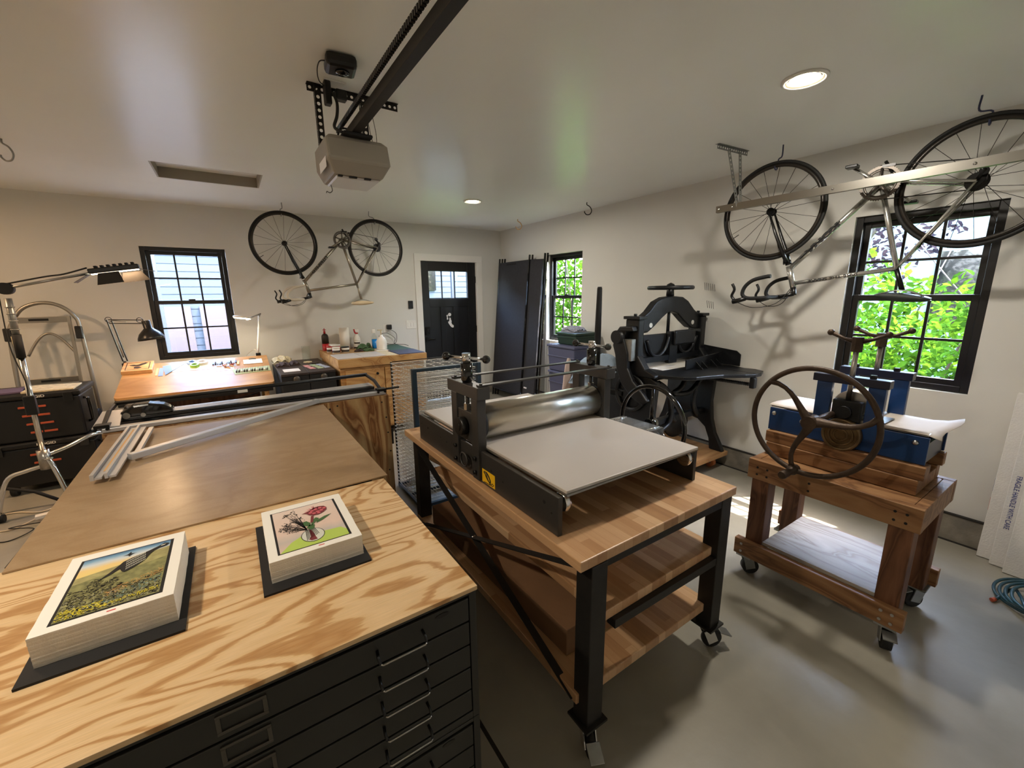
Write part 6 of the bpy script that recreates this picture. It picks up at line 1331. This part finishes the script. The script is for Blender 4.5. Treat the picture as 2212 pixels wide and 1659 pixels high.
crumple('striped_towel', 'cloth_grey', (3.52, 3.90, 1.1545), (.22, .24, .075), 30, 4, label='grey striped towel heaped on the green tote', cat='towel')
crumple('moving_blanket', 'quilt_navy', (3.38, 3.30, .001), (.62, .46, .60), 7, 6, label='navy quilted blanket heap behind the press wheel', cat='blanket')
crumple('moving_blanket', 'quilt_blue', (3.38, 3.28, .63), (.56, .46, .34), 9, 9, label='light blue quilted blanket on top of the navy one', cat='blanket')
crumple('pink_cloth', 'cloth_pink', (3.18, 3.59, .001), (.2, .08, .90), 9, 3, label='pale pink cloth between the totes and the blue blanket', cat='cloth')
# ---------------------------------------------------------------- rolling tool boxes at the far left
def toolbox(z0, h, x1, label, n, top):
    t = thing('tool_box', label, 'tool box', (-1.46, 5.2, z0), group='black rolling tool boxes')
    MB().box(-1.76, x1, 4.985, 5.44, z0, z0 + h - .05).build('body', 'black_plastic', t, bev=.015)
    MB().box(-1.775, x1 + .015, 4.97, 5.455, z0 + h - .049, z0 + h).build('lid', 'black_plastic', t, bev=.015)
    for k in range(n):
        z = z0 + h - .12 - k * .072
        for a, b in ((-1.53 + .012 * k, -1.46 + .012 * k), (-1.45 + .012 * k, -1.37 + .012 * k)): MB().box(a, b, 4.975, 4.984, z, z + .016).build('latch', 'orange_red', t, bev=.002)
    m = MB(); m.tube([(x1 + .001, 5.08, z0 + h - .09), (x1 + .03, 5.09, z0 + h - .1), (x1 + .03, 5.1, z0 + .1), (x1 + .001, 5.11, z0 + .09)], .012, 8).build('side_handle', 'black_gloss', t)
    text('RIDGID', .028, frame((-1.42, 4.9695, z0 + h - .027), (1, 0, 0), (0, 0, 1), (0, -1, 0)), 'jar_white', t, squash=1.25, bold=.0003)
    for x in (-1.7, x1 - .06): MB().box(x - .03, x + .03, 4.955, 4.969, z0 + h - .09, z0 + h - .015).build('clasp', 'black_gloss', t, bev=.003)
    return t
toolbox(.46, .40, -1.165, 'black upper tool box with orange latches and papers on its lid', 4, True)
lowb = toolbox(.075, .38, -1.13, 'black lower rolling tool box with orange latches near the floor', 2, False)
for x in (-1.68, -1.22):
    MB().cyl((x - .02, 5.03, .045), (x + .02, 5.03, .045), .043).build('wheel', 'rubber', lowb)
m = MB(); m.hexa([(-1.5, 5.0, .8615), (-1.19, 5.0, .8615), (-1.2, 5.3, .8615), (-1.5, 5.3, .8615), (-1.5, 5.0, .875), (-1.19, 5.0, .87), (-1.2, 5.3, .87), (-1.5, 5.3, .88)]); m.build('papers', 'cloth_rag', label='pale papers spread on the right of the upper tool box', cat='paper')
MB().obox((-1.64, 5.15, .869), (.22, .26, .012), (0, 0, .2)).build('magazine', 'purple_paper', label='purple magazine lying on the left of the upper tool box', cat='magazine')
# ---------------------------------------------------------------- hand truck
ht = thing('hand_truck', 'aluminium convertible hand truck leaning on the back wall behind the tool boxes', 'hand truck', (-1.45, 5.7, 0))
def hp(x, z): return Vector((x, 5.62 + .16 * z / 1.6, z))
lp = [hp(-1.72, .02), hp(-1.715, .6), hp(-1.70, 1.25), hp(-1.66, 1.42), hp(-1.58, 1.54), hp(-1.45, 1.585), hp(-1.33, 1.55), hp(-1.25, 1.45), hp(-1.225, 1.3), hp(-1.20, .6), hp(-1.19, .02)]
MB().tube(spline(lp, 5), .017, 10).build('handle_loop', 'dull_tube', ht)
m = MB()
for x in (-1.64, -1.285): m.bar(hp(x, .03) - Vector((0, .03, 0)), hp(x + .0, 1.46) - Vector((0, .03, 0)), .022, .03)
m.build('inner_rails', 'dull_tube', ht)
for z in (1.43, .86, .35): MB().bar(hp(-1.63, z) - Vector((0, .03, 0)), hp(-1.295, z) - Vector((0, .03, 0)), .02, .055).build('cross_bar', 'dull_tube', ht, bev=.003)
for z in (1.43, .86): MB().bar(hp(-1.55, z) - Vector((0, .0415, 0)), hp(-1.42, z) - Vector((0, .0415, 0)), .002, .02).build('cross_bar_label', 'black_matte', ht)
ar_ = [hp(-1.60 + .32 * k / 10, 1.10 + .20 * sin(pi * k / 10)) - Vector((0, .03, 0)) for k in range(11)]
MB().tube(spline(ar_, 3), .011, 8).build('arched_brace', 'dull_tube', ht)
for x in (-1.70, -1.235): MB().bar(hp(x, 1.24) - Vector((0, .02, 0)), hp(x, 1.36) - Vector((0, .02, 0)), .05, .05).build('latch_block', 'black_plastic', ht, bev=.008)
MB().cyl(tuple(hp(-1.20, .50) - Vector((.02, .09, 0))), tuple(hp(-1.20, .50) - Vector((-.02, .09, 0))), .06).build('wheel', 'rubber', ht)
MB().box(-1.70, -1.21, 5.56, 5.61, .002, .008).build('toe_plate', 'galvanised', ht)
# broom handle
bh = thing('broom', 'broom with green handle and cream grip leaning at the far left', 'broom', (-1.66, 5.6, 0))
MB().tube([(-1.60, 5.49, .125), (-1.60, 5.50, 1.12)], .0125, 10).build('stick', 'green_paint', bh)
MB().tube([(-1.60, 5.5005, 1.121), (-1.605, 5.505, 1.30)], .0165, 10).build('grip', 'grip_cream', bh)
MB().box(-1.72, -1.48, 5.47, 5.53, .002, .124).build('brush', 'black_matte', bh)
# ---------------------------------------------------------------- studio light on a boom stand
st = thing('boom_light_stand', 'chrome studio boom stand on castors holding a lit lamp with barn doors', 'lamp', (-1.27, 4.4, 0))
J = Vector((-1.285, 4.4, .47)); T_ = Vector((-1.262, 4.4, 1.66))
MB().tube([tuple(J), tuple(J + (T_ - J) * .62)], .017, 12).build('pole', 'chrome', st)
MB().tube([tuple(J + (T_ - J) * .621), tuple(J + (T_ - J) * .76)], .024, 12).build('grip_sleeve', 'black_matte', st)
m = MB(); m.tube([tuple(J + (T_ - J) * .761), tuple(J + (T_ - J) * .97)], .019, 12)
for t in (.79, .84, .88, .92): m.torus(tuple(J + (T_ - J) * t), (0, 0, 1), .021, .004, 20, 6)
m.build('taped_section', 'galvanised', st)
MB().cyl(tuple(T_ + Vector((0, -.03, .03))), tuple(T_ + Vector((0, .03, .03))), .04, n=20).build('pivot_head', 'table_steel', st)
B0 = Vector((-1.50, 4.42, 1.635)); B1_ = Vector((-.80, 4.33, 1.80))
MB().tube([tuple(B0), tuple(B1_)], .009, 10).build('boom_arm', 'steel', st)
MB().tube(spline([tuple(T_ + Vector((0, 0, .06))), (-1.05, 4.37, 1.772), (-.95, 4.35, 1.79), (-.82, 4.33, 1.835)], 6), .0055, 6).build('boom_cable', 'cord_black', st)
lh = Matrix.Translation(Vector((-.66, 4.31, 1.815))) @ Matrix.Rotation(-.16, 4, 'Y')
MB(lh).box(-.15, .14, -.035, .035, -.002, .035).build('lamp_housing', 'black_plastic', st, bev=.008)
m = MB(lh)
for k in range(7): m.box(-.11 + k * .035, -.095 + k * .035, -.03, .03, .036, .05)
m.build('cooling_fins', 'black_matte', st)
MB(lh).box(-.14, .13, -.012, .03, -.007, -.0025).build('lamp_tube', 'led_lamp', st)
for q in ([(-.15, -.036, -.003), (-.15, .036, -.003), (-.24, .05, -.05), (-.24, -.05, -.05)], [(-.10, -.036, -.004), (.02, -.036, -.004), (.03, -.07, -.085), (-.12, -.07, -.085)], [(.14, -.036, -.003), (.14, .036, -.003), (.22, .05, -.03), (.22, -.05, -.03)], [(.03, .036, -.004), (.13, .036, -.004), (.17, .07, -.085), (.0, .07, -.085)]):
    n_ = (Vector(q[1]) - Vector(q[0])).cross(Vector(q[2]) - Vector(q[0])).normalized() * .002
    MB(lh).hexa([Vector(p) for p in q] + [Vector(p) + n_ for p in q]).build('barn_door', 'table_steel', st)
l = bpy.data.lights.new('lamp_light', 'AREA'); l.shape = 'RECTANGLE'; l.size = .26; l.size_y = .055; l.energy = 6.5; l.color = (1, .64, .36)
lo = bpy.data.objects.new('lamp_light', l); C.objects.link(lo); lo.parent = st
lo.matrix_local = ROOTM[st.name] @ lh @ Matrix.Translation(Vector((0, 0, -.012)))
MB().tube(spline([tuple(T_ + Vector((-.03, -.03, .0))), (-1.30, 4.36, 1.3), (-1.27, 4.36, 1.05), (-1.275, 4.36, .93)], 6), .004, 6).build('power_cable', 'cord_black', st)
MB().box(-1.30, -1.24, 4.33, 4.37, .80, .94).build('dimmer_box', 'black_plastic', st, bev=.006)
m = MB(); m.tube(spline([tuple(J + Vector((0, 0, .02))), (-1.245, 4.37, .40), (-1.20, 4.33, .22), (-1.17, 4.30, .06)], 5), .017, 10).tube(spline([tuple(J), (-1.18, 4.5, .49), (-1.06, 4.62, .53), (-1.0, 4.7, .50), (-.98, 4.74, .3), (-.97, 4.75, .06)], 5), .015, 10).tube(spline([tuple(J + Vector((0, 0, -.07))), (-1.40, 4.42, .37), (-1.50, 4.44, .33), (-1.56, 4.45, .2), (-1.60, 4.46, .06)], 5), .015, 10); m.build('stand_legs', 'chrome', st)
MB().cyl(tuple(J + Vector((0, 0, -.10))), tuple(J + Vector((0, 0, .05))), .035).build('leg_collar', 'steel', st)
m = MB(); m.tube([(-1.29, 4.36, .45), (-1.22, 4.31, .47)], .007, 6).build('wing_knob', 'chrome', st)
for x, y in ((-1.17, 4.30), (-.97, 4.75), (-1.60, 4.46)):
    cs = MB().box(x - .015, x + .015, y - .022, y + .022, .02, .075).build('castor', 'chrome', st)
    MB().cyl((x - .014 - .012, y - .01, .0305), (x + .026, y - .01, .0305), .03).build('wheel', 'rubber', cs)
MB().tube([(-1.78, 4.6, .30), (-1.45, 4.62, .14), (-1.30, 4.6, .02)], .013, 8).build('dark_strut', 'black_matte', label='dark slanting metal strut touching the floor at the far left', cat='strut')
# cords on the floor
def cord(pts, r, mat, label): MB().tube(spline([(x, y, r + .0005 + dz) for x, y, dz in pts], 7), r, 6).build('floor_cord', mat, label=label, cat='cord', group='cords on the floor at the left')
cord([(-1.9, 4.5, 0), (-1.6, 4.6, 0), (-1.4, 4.5, 0), (-1.25, 4.62, 0), (-1.1, 4.55, 0), (-.9, 4.7, 0)], .006, 'cord_white', 'pale cord running across the floor at the far left, nearest the tool boxes')
cord([(-1.9, 4.3, 0), (-1.7, 4.35, 0), (-1.5, 4.25, 0), (-1.35, 4.38, .01), (-1.2, 4.3, .01), (-1.0, 4.4, 0)], .005, 'cord_white', 'pale cord running across the floor at the far left, nearer the camera')
cord([(-1.6, 4.15, 0), (-1.45, 4.05, 0), (-1.35, 4.15, .012), (-1.5, 4.25, .014), (-1.3, 4.22, .014), (-1.15, 4.05, 0), (-1.0, 4.1, 0)], .004, 'cord_black', 'thin black looped cord on the floor at the far left')
MB().obox((-1.30, 4.32, .04), (.16, .05, .022), (0, 0, .2)).build('power_strip', 'bottle_white', label='white power strip end lying on the cords at the far left', cat='power strip')
# ---------------------------------------------------------------- foam sheets leaning at the right wall
fs_ = thing('foam_board_box', 'white foam boxes marked FRAGILE leaning on the right wall at the picture edge', 'box', (3.64, .1, 0))
def fb(x0b, x0t, y0, y1, t, z1, nm='foam_sheet'):
    MB().hexa([(x0b, y0, .003), (x0b + t, y0, .003), (x0b + t, y1, .003), (x0b, y1, .003), (x0t, y0, z1), (x0t + t, y0, z1), (x0t + t, y1, z1), (x0t, y1, z1)]).build(nm, 'foam_white', fs_, bev=.003)
fb(3.655, 3.735, -.55, .335, .038, 1.02); fb(3.60, 3.685, -.6, .275, .045, 1.06); fb(3.545, 3.632, -.6, .215, .045, 1.05)
def on_edge(x, z, y): return Vector((x, y, z))
d_ = Vector((3.685 - 3.60, 0, 1.057)).normalized()
text('FRAGILE HANDLE WITH CARE', .030, frame(Vector((3.600 + .0804 * .40 - .0012, .245, .40)), -d_, (0, -1, 0), (-d_).cross(Vector((0, -1, 0)))), 'print_blue', fs_, name='printed_words', squash=.8)
for a, z0, z1, mt in ((.336, .30, .38, 'print_red'), (.336, .42, .5, 'print_blue')):
    MB().hexa([Vector((3.665 + .078 * z / 1.02 + dx, .3355 + dy, z)) for z in (z0, z1) for dx, dy in ((0, 0), (.02, 0), (.02, .001), (0, .001))]).build('printed_mark', mt, fs_)
hs = []
for k in range(90):
    t = k / 89 * 3.3 * 2 * pi; r = .26 - .03 * (t / (6.6 * pi)) * 3; hs.append((3.44 + .02 * sin(t * .31) - (.05 * t / 20), .0 + r * cos(t) * .8 - .02, .012 + .05 * (.5 + .5 * sin(t * .7)) * 0 + .009 * (t / 6.28)))
hs = [(x + r_ * 0, y, z) for (x, y, z), r_ in zip(hs, range(90))]
HP = []
for k in range(100):
    t = k / 99 * 3.4 * 2 * pi; rx = .19 - .012 * (k / 25); ry = .22 - .02 * (k / 25); HP.append((3.30 - .035 * (k // 30) + rx * cos(t), .0 + ry * sin(t), .012 + .016 * t / 6.28 + .03 * max(0, sin(t + 1.2))))
HP += [(3.28, .14, .06), (3.22, .17, .03), (3.17, .19, .012)]
ho = thing('air_hose', 'coiled dark teal hose with red tip on the floor at the right edge', 'hose', (3.3, 0, 0))
MB().tube(spline(HP, 2), .0075, 8).build('coil', 'hose_teal', ho)
MB().cyl((3.17, .19, .0125), (3.15, .20, .0115), .01, n=10).build('hose_tip', 'orange_red', ho)
